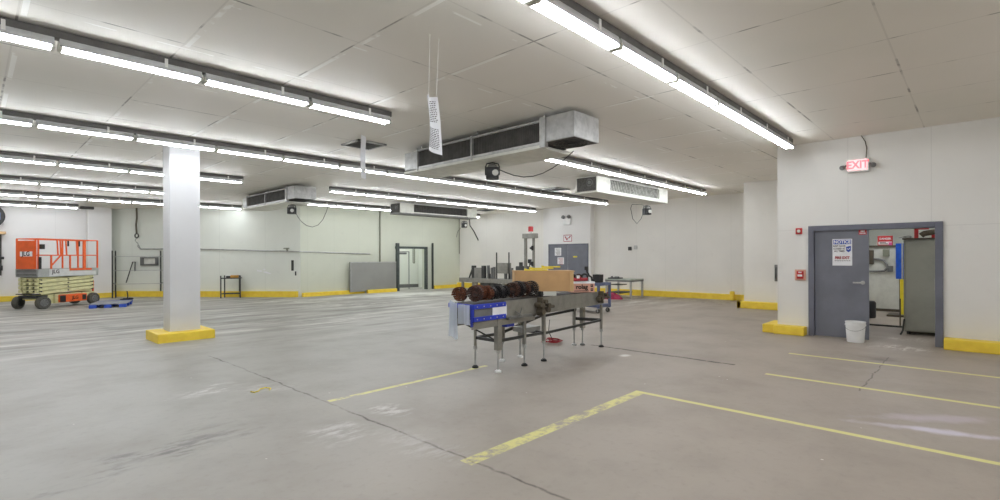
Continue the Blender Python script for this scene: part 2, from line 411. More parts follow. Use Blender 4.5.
# lobby beyond the far gate
b = B()
arc = [Vector((13.6 + 3.6*k/12, 22.6 + .55*math.sin(PI*k/12), -.3)) for k in range(13)]
b.prism(arc + [Vector((17.2, 23.4, -.3)), Vector((13.6, 23.4, -.3))], (0, 0, 3.6))
b.box((13.4, 20.85, -.3), (13.6, 23.4, 3.3)).box((17.2, 20.85, -.3), (17.4, 23.4, 3.3))
struct(b, 'wall_lobby', 'wall_s')
struct(B().box((13.4, 20.85, 3.3), (17.4, 23.4, 3.4)), 'ceiling_lobby', 'ceil')
arc2 = [p + Vector((0, -.02, 0)) for p in arc]
struct(B().prism(arc2 + [p + Vector((0, .02, 0)) for p in reversed(arc2)], (0, 0, .34)), 'baseboard_lobby', 'galv_dark')

# ------------------------------------------------------------------ strip lights
def make_light(L):
    t = thing('strip_light', 'strip light', 'ceiling light', group='twin-tube ceiling strip lights')
    b = B()                                     # folded reflector, open below
    pr = [(-.066, .014), (.066, .014), (.066, .035), (.05, .085), (-.05, .085), (-.066, .035)]
    b.prism([(.01, y, z) for y, z in pr], (L - .02, 0, 0))
    b.part('housing', 'fixture', t)
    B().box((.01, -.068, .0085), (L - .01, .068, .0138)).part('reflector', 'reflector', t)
    for s in (-1, 1):
        B().cyl((.035, s*.052, -.006), (L - .035, s*.052, -.006), .0115, 8, cap=False).part('tube', 'tube', t, True)
    for x in (.0, L - .03):
        B().box((x, -.064, -.02), (x + .03, .064, .04), .004).part('socket_end', 'offwhite', t)
    return t
def make_hanger(t, L):
    for s in (-1, 1): B().box((L*.7, s*.058 - .006, .03), (L*.7 + .03, s*.058 + .006, .135)).part('clip', 'white', t)
ZT = 3.57
rows = [  # y, start, pitch, count, phrase
    (2.54, -1.95, 1.255, 10, 'from the exit-sign wall, row running towards the fire exit', 1),
    (6.43, -1.93, 1.26, 5, 'from the cut end, row stopping short of the hanging paper sign', 1),
    (6.48, 7.68, 1.275, 7, 'from the far wall, row passing over the pale louvered cooler', 1),
    (10.42, -1.82, 1.257, 15, 'from the far wall, unbroken row meeting the square column top', 1),
    (14.45, -1.2, 1.26, 5, 'from its cut end, row next behind the square column', 1),
    (14.45, 7.63, 1.24, 8, 'from the far wall, row over the dark white-ended cooler', 1),
    (18.55, -1.2, 1.26, 5, 'from its cut end, second row behind the square column', 1),
    (18.55, 8.72, 1.33, 7, 'from the corner, row along the far cream wall', 1),
    (22.45, -.95, 1.26, 7, 'from the slanted wall, row ending at the slanted wall', 1),
    (26.6, -.72, 1.26, 3, 'from the dark end box, row over the scissor lift', 1),
    (-1.6, -.8, 1.27, 8, 'from the exit-sign wall, unseen row added behind the camera', 0),  # unseen row, added to light the near part of the hall
]
proto = {}
def strut(y, x0, x1, label):
    o = B().box((x0, y - .05, CEIL - .083), (x1, y + .05, CEIL - .012)).part('mounting_channel', 'strut')
    tag(o, label, 'channel', 'ceiling channels above the light rows')
chan = ['grey channel above the light row running to the fire exit', 'grey channel above the row that stops at the hanging paper sign',
        'grey channel above the row passing over the pale louvered cooler', 'grey channel above the unbroken light row meeting the column top',
        'grey channel above the short light row next behind the column', 'grey channel above the row over the dark white-ended cooler',
        'grey channel above the second short row behind the column', 'grey channel above the light row along the far cream wall',
        'grey channel above the row ending at the slanted wall', 'grey channel above the light row over the scissor lift',
        'grey channel above the unseen row added behind the camera']
lm = make_light(1.25); make_hanger(lm, 1.25); first = True
for (y, x0, p, n, ph, vis), cl in zip(rows, chan):
    strut(y, x0, x0 + p*n, cl)
    for k in range(n):
        lab = '%s strip light %s' % (ORD[n - 1 - k], ph)
        if first: o = lm; o['label'] = lab; o.location = (x0, y, ZT); first = False
        else: o = dup(lm, (x0 + p*k, y, ZT), 0, lab)
        o.scale = (p/1.27, 1, 1)
o = B().box((3.1, 26.5, 3.55), (3.55, 26.7, 3.66), .01).part('mounted_end_box', 'darksteel')
tag(o, 'dark box closing the light row above the scissor lift', 'box')
dup(lm, (13.0, -1.2, 3.05), 0, 'unseen strip light added inside the plant room beyond the fire exit')  # unseen lamps added to brighten the plant room
dup(lm, (11.6, -.7, 3.05), 0, 'unseen strip light added just inside the plant room beside the doorway')
for k, ph in enumerate(('over the steel cabinet', 'between cabinet and white enclosure', 'close to the white enclosure')):
    dup(lm, (12.6 + 1.45*k, .3 + .5*k, 3.05), 0, 'unseen strip light added inside the plant room ' + ph)
dup(lm, (15.5, 1.9, 3.05), 0, 'unseen strip light added at the back of the plant room')
dup(lm, (14.6, 21.3, 3.15), 0, 'unseen strip light added inside the lobby behind the far gate')  # unseen lamps added to brighten the lobby
dup(lm, (15.2, 20.98, 3.2), 0, 'unseen strip light added over the inner side of the far gate')
dup(lm, (14.6, 22.2, 3.15), 0, 'unseen strip light added at the back of the lobby behind the far gate')

# ------------------------------------------------------------------ ceiling coolers
def cooler(label, loc, rz, kind):
    """long box; local x along it, coil face at y=0 looking to -y, root at the underside"""
    L, W, H = 4.17, .66, .40
    t = thing('hanging_cooler', label, 'cooling unit', loc, rz, 'ceiling coolers')
    if kind == 'fan_under':                     # fan box at the far x end, fan in its underside
        x0, x1 = .45, L - .62
        b = B().box((L - .6, .0, .05), (L, W, .43), .006); b.part('fan_box', 'galv', t)
        c = (L - .3, W/2 + .02)
        g = B().torus((c[0], c[1], .045), (0, 0, 1), .255, .012, 28, 6)
        for r in (.08, .14, .2): g.torus((c[0], c[1], .036), (0, 0, 1), r, .004, 24, 5)
        for k in range(6):
            a = PI*k/6; g.cyl((c[0] - .25*math.cos(a), c[1] - .25*math.sin(a), .04), (c[0] + .25*math.cos(a), c[1] + .25*math.sin(a), .04), .004, 5)
        g.part('fan_guard', 'darksteel', t)
        B().box((L - .58, .03, .046), (L - .02, W - .03, .049)).part('fan_opening', 'coil', t)
        fb = B()
        for k in range(4):
            a = PI*k/2 + .3
            fb.box((c[0] + .12*math.cos(a) - .09, c[1] + .12*math.sin(a) - .05, .0405), (c[0] + .12*math.cos(a) + .09, c[1] + .12*math.sin(a) + .05, .044), rot=(a, 'Z'))
        fb.cyl((c[0], c[1], .03), (c[0], c[1], .045), .06, 12); fb.part('fan_blade', 'black', t)
        B().box((0, .02, .04), (x0, W, H - .01), .006).part('end_cover', 'galv', t)
    else:
        x0, x1 = .66, L - .58
        B().box((0, 0, .0), (x0, W, H), .006).part('white_case', 'offwhite', t)
        B().box((L - .58, 0, .0), (L, W, H), .006).part('white_end', 'offwhite', t)
        g = B().box((-.012, .03, .02), (-.001, W - .03, H - .02)); g.part('end_panel', 'coil', t)
        g = B().torus((-.016, W*.35, .24), (1, 0, 0), .09, .012, 20, 6).cyl((-.03, W*.35, .24), (-.014, W*.35, .24), .05, 14)
        g.part('end_fan', 'galv_dark', t)
    B().box((x0, .06, .04), (x1, W, H - .01)).part('coil_case', 'coil', t)
    b = B(); n = 80 if kind == 'fan_under' else 34                     # the finned face
    for k in range(n):
        x = x0 + (x1 - x0)*(k + .5)/n
        if kind == 'fan_under': b.box((x - .004, .03, .06), (x + .004, .06, H - .03))
        elif kind == 'louver': b.bar((x - .045, .03, .05), (x + .045, .03, H - .04), .02, .02, (0, 1, 0))
        else: b.box((x - .006, .03, .06), (x + .006, .06, H - .03))
    b.part('coil_fins', {'fan_under': 'finsteel', 'louver': 'louver', 'dark': 'coil'}[kind], t)
    B().box((x0, -.005, .02), (x1, .04, .065)).box((x0, -.005, H - .03), (x1, .03, H)).part('face_rail', 'galv' if kind == 'fan_under' else 'offwhite', t)
    B().box((.0, .0, -.03), (L - (.62 if kind == 'fan_under' else 0), W + (.16 if kind == 'fan_under' else .04), .02), .006).part('drain_pan', 'galv_dark' if kind == 'dark' else 'offwhite', t)
    if kind == 'fan_under':
        for x in (x0, (x0 + x1)/2, x1): B().box((x - .015, -.02, -.01), (x + .015, .06, H + .02)).part('divider', 'galv', t)
        B().box((x1, -.03, -.03), (x1 + .1, .05, .43)).part('flange', 'galv', t)
    top = CEIL - loc[2]
    for x in (.5, L/2, L - .6):
        for y in (.06, W - .06): B().cyl((x, y, H - .02), (x, y, top), .01, 6).part('hanger_rod', 'galv', t)
    return t
ZU = 3.25
cooler('long grey ceiling cooler with boxed fan end, behind the hanging printed sheet', (6.06, 8.42, ZU), -PI/2, 'fan_under')
cooler('grey ceiling cooler with boxed fan end, further away beside the square column', (6.62, 18.8, ZU), -PI/2, 'fan_under')
cooler('white-cased ceiling cooler with pale slanted louvers and dark end panel', (11.4, 7.27, ZU + .03), 0, 'louver')
cooler('white-ended ceiling cooler with a dark face above the far gate wall', (11.62, 16.4, ZU + .03), 0, 'dark')

def motor(label, loc, rz, cable):
    t = thing('hanging_motor', label, 'motor', loc, rz, 'small motors under the coolers')
    B().box((-.11, -.1, -.02), (.11, .1, .18), .012).part('motor_case', 'black', t)
    B().lathe_dir((0, 0, .17), (0, 0, .26), [(0, .085), (.5, .08), (.85, .05), (1, .02)], 16).part('motor_cap', 'galv_dark', t, True)
    B().tube([(-.12, 0, .05), (-.12, 0, .2), (-.1, 0, .25), (.0, 0, .272), (.1, 0, .25), (.12, 0, .2), (.12, 0, .05)], .012).part('bracket', 'black', t, True)
    B().lathe_dir((.05, -.1, .08), (.05, -.125, .08), [(0, .055), (.6, .055), (1, .045)], 16).part('lens', 'lens', t, True)
    B().tube(cable, .008, 6).part('cable', 'black', t, True)
    return t
motor('small black motor hung under the long cooler behind the printed sheet', (6.33, 6.18, 2.93), -.8,
      [(.1, .02, .16), (.13, .14, .13), (.22, .36, 0), (.36, .6, -.09), (.52, .85, -.09), (.62, 1.05, .0), (.72, 1.25, .2), (.74, 1.32, .4)][:1] +
      [(Matrix.Rotation(.8, 3, 'Z') @ Vector((6.45 - 6.35 + .02*k, 0, 0)) + Matrix.Rotation(.8, 3, 'Z') @ Vector((0, -1.55*k/8, 0)) + Vector((0, 0, .2 - .28*math.sin(PI*k/8)**.9 + .09*k/8))) for k in range(1, 9)])
motor('small black motor under the fan end of the cooler by the column', (6.85, 15.35, 2.9), -.8,
      [(.1, .02, .05), (.16, .06, -.1), (.24, .14, -.24), (.36, .24, -.36), (.5, .36, -.4), (.64, .48, -.33), (.76, .58, -.15), (.84, .66, .1), (.9, .7, .34)])
motor('small black motor with looped cable under the pale louvered cooler', (14.6, 7.5, 2.86), -.6,
      [(-.1, 0, .1), (-.2, 0, -.15), (-.34, 0, -.3), (-.48, 0, -.15), (-.55, 0, .18), (-.5, 0, .3), (-.2, 0, .3), (-.1, 0, .28)])
motor('small black motor with pale lens under the dark white-ended cooler', (15.2, 16.6, 2.86), -.6,
      [(-.1, 0, .1), (-.14, 0, 0), (-.3, 0, -.2), (-.36, 0, -.45)])

# ceiling air grilles
def grille(label, x, y, s):
    t = thing('air_vent', label, 'air grille', (x, y, CEIL), 0, 'square ceiling air grilles')
    b = B()
    for q in ((-s, -s, s, -s + .05), (-s, s - .05, s, s), (-s, -s, -s + .05, s), (s - .05, -s, s, s)): b.box((q[0], q[1], -.03), (q[2], q[3], 0))
    b.part('grille_frame', 'galv', t)
    B().box((-s, -s, -.006), (s, s, -.002)).part('dark_opening', 'darksteel', t)
    b = B()
    for k in range(9):
        y0 = -s + .08 + (2*s - .16)*k/8; b.bar((-s + .05, y0, -.02), (s - .05, y0, -.02), .004, .03)
    b.part('slats', 'galv_dark', t)
grille('square slatted ceiling grille behind the blank hanging strip', 5.27, 8.63, .31)
grille('dark ceiling grille between the long cooler and the louvered cooler', 13.1, 9.95, .34)
grille('dark ceiling grille near the far corner of the hall', 16.7, 16.75, .36)

# hanging sheets
t = thing('hanging_sign', 'curled printed white sheet hanging on two threads from the ceiling', 'hanging sign', (3.18, 3.9, 2.58))
def sheet(u, v):
    a = -.1 + .24*u
    return Vector((-.075 + (.15 + .06*(1 - v))*u + .012*math.sin(v*3), .09*math.sin(u*PI)*(.5 + .5*v) + .05*u, .0 + .02*math.sin(u*2 + 1) + .55*v + .03*u*(v > .5)))
b = B().grid(sheet, 8, 16); bmesh.ops.solidify(b.b, geom=b.b.faces[:], thickness=.002); b.part('sheet', 'paper', t, True)
b = B(); random.seed(3)
for k in range(26):                              # rows of small print, too small to read
    v = .08 + .86*k/26
    if k in (12, 13): continue
    u = .12
    while u < .84:
        w = random.uniform(.04, .12)
        p = [sheet(u, v), sheet(min(u + w, .88), v), sheet(min(u + w, .88), v + .014), sheet(u, v + .014)]
        b.prism([q + Vector((.001, -.004, 0)) for q in p], (0, .001, 0)); u += w + .035
b.part('print', 'ink', t)
B().cyl(sheet(.05, 1), (-.06, 0, CEIL - 2.58), .0014, 5).cyl(sheet(.95, 1), (.07, .02, CEIL - 2.58), .0014, 5).part('thread', 'white', t)
t = thing('hanging_sign', 'blank narrow white strip hanging from the ceiling grille', 'hanging sign', (4.73, 7.75, 2.92))
b = B().grid(lambda u, v: Vector((-.06 + .12*u + .012*(1 - v), .02*math.sin(v*4) + .04*u, .75*v - .02*u*(1 if v > .5 else .2))), 4, 12)
bmesh.ops.solidify(b.b, geom=b.b.faces[:], thickness=.003); b.part('strip', 'paper', t, True)
B().cyl((-.03, .01, .74), (-.03, .01, CEIL - 2.92), .002, 5).cyl((.03, .03, .74), (.03, .03, CEIL - 2.92), .002, 5).part('thread', 'white', t)

# ------------------------------------------------------------------ fire exit doorway
RT, UP = (0, -1, 0), (0, 0, 1)                  # reading direction on the right wall
b = B().box((XR - .04, DY1 - .075, 0), (XR + .21, DY1 + .02, DZ + .02), .006).box((XR - .04, DY0 - .02, 0), (XR + .21, DY0 + .085, DZ + .02), .006).box((XR - .04, DY0 + .085, DZ - .08), (XR + .21, DY1 - .075, DZ + .02), .006)
d = b.part('door_1', 'frame_grey'); d['kind'] = 'structure'
l = B().box((XR + .02, 1.43, .01), (XR + .07, DY1 - .08, DZ - .085), .004).part('door_leaf', 'steel_grey', d)
B().cyl((XR + .02, 1.52, 1.05), (XR - .05, 1.52, 1.05), .016, 10).bar((XR - .05, 1.51, 1.05), (XR - .05, 1.66, 1.05), .022, .026).cyl((XR + .02, 1.52, 1.05), (XR + .005, 1.52, 1.05), .035, 14).part('lever_handle', 'galv', l)
B().box((XR + .015, DY0 + .075, .95), (XR + .1, DY0 + .095, 1.15)).part('strike_plate', 'galv', d)
def plate(name, label, cat, y0, y1, z0, z1, m='paper', x=XR + .02, th=.006):
    t = thing(name, label, cat, (x, (y0 + y1)/2, (z0 + z1)/2))
    hw, hh = abs(y1 - y0)/2, (z1 - z0)/2
    B().box((-th, -hw, -hh), (0, hw, hh), .001).part('plate', m, t)
    return t, hw, hh, -th
def txt(body, size, m, t, x, y, z, bold=.002, sx=1.0, name='lettering'):
    return text(body, size, m, t, face_mx((x - .0015, y, z), RT, UP), name, .0008, bold, sx)
t, hw, hh, x = plate('door_sign', 'white notice with blue header and red fire exit wording on grey door', 'sign', 1.99, 1.68, 1.36, 1.86)
B().box((x - .002, -hw + .015, hh - .1), (x, hw - .015, hh - .015)).part('header', 'navy', t)
txt('NOTICE', .085, 'paper', t, x - .002, 0, hh - .058, .003, .85)
for k, s in enumerate(('KEEP DOOR', 'CLOSED AT', 'ALL TIMES')): txt(s, .044, 'ink', t, x, .045, hh - .135 - .048*k, .001, .82)
B().prism([(x - .002, -.06, .1), (x - .002, -.135, .12), (x - .002, -.135, .03), (x - .002, -.1, .0), (x - .002, -.065, .03)], (.002, 0, 0)).part('pictogram', 'navy', t)
B().bar((x - .003, -.075, .07), (x - .003, -.1, .05), .002, .012).bar((x - .003, -.1, .05), (x - .003, -.12, .08), .002, .012).part('tick', 'paper', t)
txt('FIRE EXIT', .068, 'redprint', t, x, 0, -hh + .145, .003, .82)
b = B()
for k in range(9): b.box((x - .002, -hw + .03 + .028*k, -hh + .085), (x, -hw + .05 + .028*k, -hh + .096))
b.part('small_print', 'ink', t)
t, hw, hh, x = plate('door_label', 'small red fire label at the top corner of grey door', 'sign', 1.58, 1.46, 1.93, 2.02, 'red')
txt('FIRE', .034, 'paper', t, x, 0, .015); txt('DOOR', .03, 'paper', t, x, 0, -.02)
# alarm devices
t = thing('wall_mounted_strobe', 'red alarm strobe on white wall beside the top of door frame', 'alarm', (XR, 2.54, 2.03))
B().box((-.045, -.055, -.06), (0, .055, .06), .006).part('strobe_base', 'red', t)
B().lathe_dir((-.045, 0, 0), (-.07, 0, 0), [(0, .032), (.7, .03), (1, .015)], 14).part('strobe_lens', 'lens', t, True)
t = thing('wall_mounted_pull_station', 'red fire alarm pull station in clear cover beside door frame', 'alarm', (XR, 2.52, 1.17))
B().box((-.03, -.095, -.105), (0, .095, .105), .008).part('cover_base', 'pink', t)
B().box((-.05, -.06, -.075), (-.03, .06, .075), .005).part('pull_box', 'red', t)
B().box((-.065, -.04, -.03), (-.05, .04, .01), .003).part('pull_handle', 'paper', t)
txt('FIRE', .03, 'paper', t, -.05, 0, .05)
# exit sign with lamp heads
t = thing('exit_sign', 'lit red EXIT sign with two lamp heads above the doorway', 'exit sign', (XR, 1.58, 3.2))
B().box((-.09, -.17, -.12), (0, .17, .12), .006).part('sign_case', 'white', t)
B().box((-.093, -.145, -.09), (-.09, .145, .095)).part('sign_face', 'exitlit', t)
text('EXIT', .19, 'exitred', t, face_mx((-.095, 0, 0), RT, UP), 'lettering', .001, .006, .85)
for s in (1, -1):
    h = B().lathe_dir((-.04, s*.215, .0), (-.11, s*.24, -.03), [(0, .02), (.3, .038), (.9, .045), (1, .04)], 14).part('lamp_head', 'galv_dark', t, True)
    B().cyl((-.04, s*.17, .02), (-.05, s*.22, .0), .014, 8).part('lamp_arm', 'galv_dark', h)
B().tube([(-.03, -.12, .12), (-.03, -.13, .3), (-.03, -.11, .42), (-.02, -.05, .54)], .008, 6).part('conduit', 'olive', t)
# bucket by the door
t = thing('bucket', 'white plastic bucket standing in front of the grey door', 'bucket', (10.93, 1.585, 0))
B().lathe_dir((0, 0, 0), (0, 0, .36), [(0, .125), (.03, .13), (.82, .148), (.83, .158), (.88, .158), (.89, .15), (1, .153), (1, .146), (.1, .122), (.1, .01)], 28, False).part('pail', 'white', t, True)
B().torus((0, 0, .36), (0, 0, 1), .151, .007, 28, 6).part('rim', 'white', t, True)
B().tube([(0, .16*math.cos(a), .3 - .13*math.sin(a)) if False else (-.162*math.sin(a)*.98, .16*math.cos(a), .31 - .1*math.sin(a)) for a in [PI*k/14 for k in range(15)]], .003, 5).part('wire_handle', 'galv_dark', t)

# plant room contents
t = thing('steel_cabinet', 'tall stainless steel cabinet standing inside the plant room doorway', 'cabinet', (12.65, .62, 0))
B().box((0, -.5, .06), (.8, .43, 1.86), .02).part('cabinet_body', 'panelsteel', t)
B().box((-.015, -.46, .1), (0, .4, 1.8), .006).part('front_panel', 'panelsteel', t)
for y in (-.42, .36):
    for x in (.06, .72): B().cyl((x, y, 0), (x, y, .07), .03, 10).part('foot', 'darksteel', t)
B().tube([(-.03, .42, .3), (-.05, .44, .08), (-.14, .46, .02), (-.2, .46, .02)], .015).part('foot_pedal', 'darksteel', t)
B().box((-.02, -.52, 1.86), (.82, .45, 1.885)).part('top_lid', 'olive', t)
t = thing('red_pipe_assembly', 'red bracket and olive pipe lying on top of steel cabinet', 'pipe', (12.9, .7, 1.886))
B().box((-.05, .14, 0), (.05, .2, .24)).box((-.05, -.02, .17), (.05, .2, .24)).box((.15, -.42, 0), (.3, -.05, .14)).part('bracket', 'red', t)
B().tube([(.0, .1, .05), (.0, .05, .09), (.0, -.1, .12), (.0, -.45, .13)], .055, 12).part('pipe', 'olive', t, True)
B().torus((.0, .3, .03), (.3, 0, 1), .05, .012, 16, 6).torus((.02, .4, .025), (0, .2, 1), .04, .01, 16, 6).part('fitting', 'galv', t, True)
t = thing('white_enclosure', 'low white panelled enclosure with dark top edge inside plant room', 'enclosure', (17.5, 1.65, 0))
B().box((0, -.4, .05), (1.4, .95, 1.77)).part('enclosure_wall', 'offwhite', t)
B().box((-.06, -.42, 1.77), (1.42, .97, 1.83)).part('top_edge', 'olive', t)
B().box((-.03, -.41, 0), (0, .96, .07)).part('skirting', 'olive', t)
B().tube([(-.05, .52, 1.45), (-.06, .35, 1.45), (-.06, .22, 1.4), (-.06, .15, 1.28), (-.06, .15, 1.2), (-.06, .22, 1.12), (-.06, .4, 1.1), (-.05, .6, 1.1)], .028, 10).part('pipe', 'galv_dark', t, True)
B().box((-.12, .02, 1.1), (0, .14, 1.26), .01).part('junction_box', 'galv_dark', t)
B().box((-.15, .1, 1.52), (0, .24, 1.72), .01).part('control_box', 'greenbox', t)
B().box((-.2, -.3, 1.2), (0, -.06, 1.72), .01).part('switch_box', 'galv_dark', t)
B().cyl((-.04, -.12, .05), (-.04, -.12, 1.3), .015, 8).part('drop_conduit', 'galv_dark', t)
B().box((-.1, .45, 1.3), (0, .62, 1.7), .02).part('valve', 'olive', t)
t = thing('black_drum', 'low black drum on plant room floor by the door edge', 'drum', (15.4, 1.98, 0))
B().lathe_dir((0, 0, 0), (0, 0, .42), [(0, .16), (.1, .17), (.9, .17), (1, .14)], 18).part('drum', 'black', t, True)
t = thing('warning_sign', 'red and white danger sign on top of the white enclosure', 'sign', (17.5, 1.85, 1.83))
B().box((-.01, -.17, 0), (0, .17, .26)).part('board', 'red', t)
B().box((-.014, -.15, .02), (-.01, .15, .1)).part('white_panel', 'paper', t)
text('DANGER', .07, 'paper', t, face_mx((-.013, 0, .18), RT, UP), 'lettering', .001, .003, .9)
B().box((-.018, -.02, .07), (-.014, .12, .088)).box((-.018, -.06, .035), (-.014, .12, .052)).part('print', 'ink', t)
B().box((-.018, -.15, .0), (-.014, -.08, .08)).part('pink_sticker', 'pinksticker', t)
t = thing('painted_post', 'blue over yellow upright panel beside the steel cabinet', 'post', (16.2, 1.37, 0))
B().box((0, -.12, .95), (.14, .13, 1.85), .01).part('blue_panel', 'brightblue', t)
B().box((.02, -.12, .05), (.12, .05, .95), .01).part('yellow_panel', 'yellowp', t)
B().box((-.01, -.015, .95), (0, .015, 1.85)).part('trim_strip', 'galv', t)
B().box((-.2, -.3, 0), (.3, .3, .05), .01).part('foot_plate', 'olive', t)
t = thing('barrier_stand', 'dark low bar with upright pole on plant room floor', 'barrier', (13.75, 1.3, 0))
B().box((-.03, -.16, 0), (.03, 1.1, .035)).part('floor_bar', 'darksteel', t)
B().cyl((0, -.1, .03), (0, -.1, .62), .014, 8).part('pole', 'olive', t)

# grey handle plate on the pier
t = thing('wall_mounted_pull_plate', 'grey vertical plate on the white pier by its edge', 'plate', (16.0, 4.2, 1.05))
B().box((-.02, -.04, -.24), (0, .04, .24), .006).part('plate', 'galv_dark', t)
B().tube([(-.02, 0, -.16), (-.06, 0, -.12), (-.06, 0, .12), (-.02, 0, .16)], .01).part('grip', 'darksteel', t)

# ------------------------------------------------------------------ double door in the bay, and things on the back right wall
XB = 18.2
b = B().box((XB - .03, 12.05, -.05), (XB + .02, 12.11, 2.1)).box((XB - .03, 14.13, -.05), (XB + .02, 14.19, 2.1)).box((XB - .03, 12.05, 2.04), (XB + .02, 14.19, 2.1))
d = b.part('door_2', 'frame_grey'); d['kind'] = 'structure'
for y0, y1 in ((12.11, 13.11), (13.13, 14.13)):
    l = B().box((XB - .02, y0, -.04), (XB + .01, y1, 2.04)).part('door_leaf', 'steel_grey', d)
    for z in (.25, 1.0, 1.8):
        yy = y0 + .01 if y0 < 12.5 else y1 - .03
        B().box((XB - .028, yy, z), (XB - .02, yy + .025, z + .1)).part('hinge', 'galv_dark', l)
for nm, lb, y0, y1, z0, z1, m in (('paper_notice', 'white paper sheet taped high on the grey double door', 13.83, 13.47, 1.58, 1.93, 'paper'),
                                  ('paper_notice', 'paper notice with red marks lower on the grey double door', 13.68, 13.32, 1.2, 1.5, 'paper'),
                                  ('yellow_label', 'small yellow label on the plain leaf of grey double door', 12.82, 12.62, 1.5, 1.56, 'yellowp')):
    t, hw, hh, x = plate(nm, lb, 'notice', y0, y1, z0, z1, m, XB - .02, .004)
    if nm == 'paper_notice':
        b = B()
        for k in range(6): b.box((x - .002, -hw + .05, hh - .06 - .05*k), (x, hw - .05 - .03*(k % 3), hh - .045 - .05*k))
        b.part('print', 'redprint' if 'red' in lb else 'galv_dark', t)
t, hw, hh, x = plate('fire_sign', 'square white sign with red border above the grey double door', 'sign', 13.35, 12.9, 2.2, 2.5, 'paper', XB)
b = B().box((x - .003, -hw, -hh), (x, hw, -hh + .025)).box((x - .003, -hw, hh - .025), (x, hw, hh)).box((x - .003, -hw, -hh), (x, -hw + .025, hh)).box((x - .003, hw - .025, -hh), (x, hw, hh))
b.part('border', 'redprint', t)
B().bar((x - .003, .14, .08), (x - .003, .04, -.08), .004, .05).bar((x - .003, .04, -.08), (x - .003, -.02, .02), .004, .03).bar((x - .003, -.06, .0), (x - .003, -.15, .1), .004, .05).part('pictogram', 'redprint', t)
t = thing('wall_mounted_emergency_light', 'white emergency light with two lamp heads high on the door bay', 'emergency light', (XB, 13.13, 3.1))
B().box((-.1, -.2, -.16), (0, .2, .12), .01).part('battery_case', 'white', t)
for s in (-1, 1): B().lathe_dir((-.05, s*.14, .14), (-.16, s*.16, .2), [(0, .03), (.4, .07), (1, .085)], 14).part('lamp_head', 'galv_dark', t, True)
t = thing('wall_sockets', 'pair of small outlet plates on the bare back wall', 'outlet', (18.5, 10.12, 1.88))
B().box((-.04, .05, -.1), (0, .2, .05), .008).part('outlet_plate', 'darksteel', t)
B().box((-.04, -.2, -.06), (0, -.06, .1), .008).part('outlet_plate', 'galv', t)
for i, (y, z) in enumerate(((6.1, .32), (5.45, .36))):
    o = B().box((18.14, y, 0), (18.3, y + .14, z), .03).part('yellow_stub_post', 'yellow')
    tag(o, ('shorter' if i == 0 else 'taller') + ' yellow stub post against the kerb beside the pier', 'post')

# ------------------------------------------------------------------ far gate, shield, pipes on the cream walls
ZG = fz(20.6)
b = B().box((14.31, 20.45, ZG), (14.44, 20.62, 2.22)).box((GX1 - .04, 20.5, ZG), (GX1 + .1, 20.62, GZ + .06)).box((14.28, 20.5, GZ - .05), (GX1 + .1, 20.62, GZ + .06))
d = b.part('door_3', mat('dark_gate_steel', (84, 92, 90), .5, .2)); d['kind'] = 'structure'
B().box((15.2, 20.72, ZG + .05), (15.225, 20.76, GZ - .18)).box((14.5, 20.72, GZ - .21), (15.225, 20.76, GZ - .18)).part('inner_frame', 'galv_dark', d)
B().cyl((14.6, 20.68, GZ - .28), (15.0, 20.68, GZ - .28), .05, 10).part('door_closer', 'galv_dark', d)
B().tube([(15.44, 20.7, GZ - .05), (15.44, 20.7, 1.25), (15.5, 20.7, 1.22), (15.53, 20.7, 1.25), (15.53, 20.7, GZ - .05)], .025).part('hanging_track', 'greenbox', d)
o = B().box((16.5, 20.46, ZG), (16.58, 20.54, 2.26), .01).part('steel_post', mat('gate_post_paint', (70, 78, 74), .5, .2))
tag(o, 'slim dark post standing clear beside the far gate frame', 'post')
t = thing('sliding_shield', 'flat grey sheet-steel shield beside the far gate frame', 'panel', (11.7, 20.3, 0))
B().box((0, .02, ZG + .1), (2.46, .07, 1.31), .004).part('sheet', mat('plain_grey_sheet', (152, 152, 148), .5, .2, .06, .7), t)
B().box((0, .01, 1.28), (2.46, .08, 1.32)).box((0, .01, ZG + .1), (.04, .08, 1.28)).part('edge_strip', 'galv', t)
o = B().cyl((13.41, 20.56, 1.31), (13.41, 20.56, CEIL), .028, 10).part('wall_pipe', 'greenbox'); tag(o, 'vertical conduit on the cream wall above the grey shield', 'pipe')
# pipes and cables in the far corner
o = B().tube([(18.35, 20.45, CEIL), (18.35, 20.45, 1.7)], .022).part('hanging_pipe', 'greenbox'); tag(o, 'straight thin pipe dropping down the far corner', 'pipe')
o = B().tube([(18.3, 19.6, CEIL), (18.3, 19.55, 3.2), (18.34, 19.3, 2.9), (18.38, 19.0, 2.4)], .025).part('hanging_cable', 'black'); tag(o, 'dark cable slanting down the wall by the far corner', 'cable')

def onwall(t, off, z): return along(t, off, z)
tD = lambda x: (x - P0.x)/DD.x
o = B().tube([onwall(tD(5.2), .06, 2.1), onwall(tD(5.25), .06, 1.93), onwall(tD(5.9), .06, 1.93), onwall(tD(6.9), .06, 1.91), onwall(LD - .03, .06, 1.78), (12.85, 20.54, 1.69)], .028, 8).part('wall_pipe', 'galv')
tag(o, 'long thin horizontal pipe along the slanted and cream walls', 'pipe')
t = thing('pipe_bracket', 'small dark bracket above the horizontal pipe on slanted wall', 'bracket', onwall(tD(9.2), .0, 1.9))
B().box((-.14, -.1, 0), (.12, .0, .04)).box((-.02, -.1, -.1), (.02, .0, 0)).part('bracket', 'greenbox', t)
t = thing('hanging_hose', 'dark hose dropping from ceiling to a hook on slanted wall', 'hose', onwall(tD(5.17), .1, 0))
B().tube([(0, 0, CEIL), (.01, 0, 3.3), (-.02, 0, 3.0), (0, 0, 2.62)], .035, 8).part('hose', 'olive', t, True)
B().torus((0, 0, 2.52), DN, .09, .022, 18, 7).part('hook', 'black', t, True)
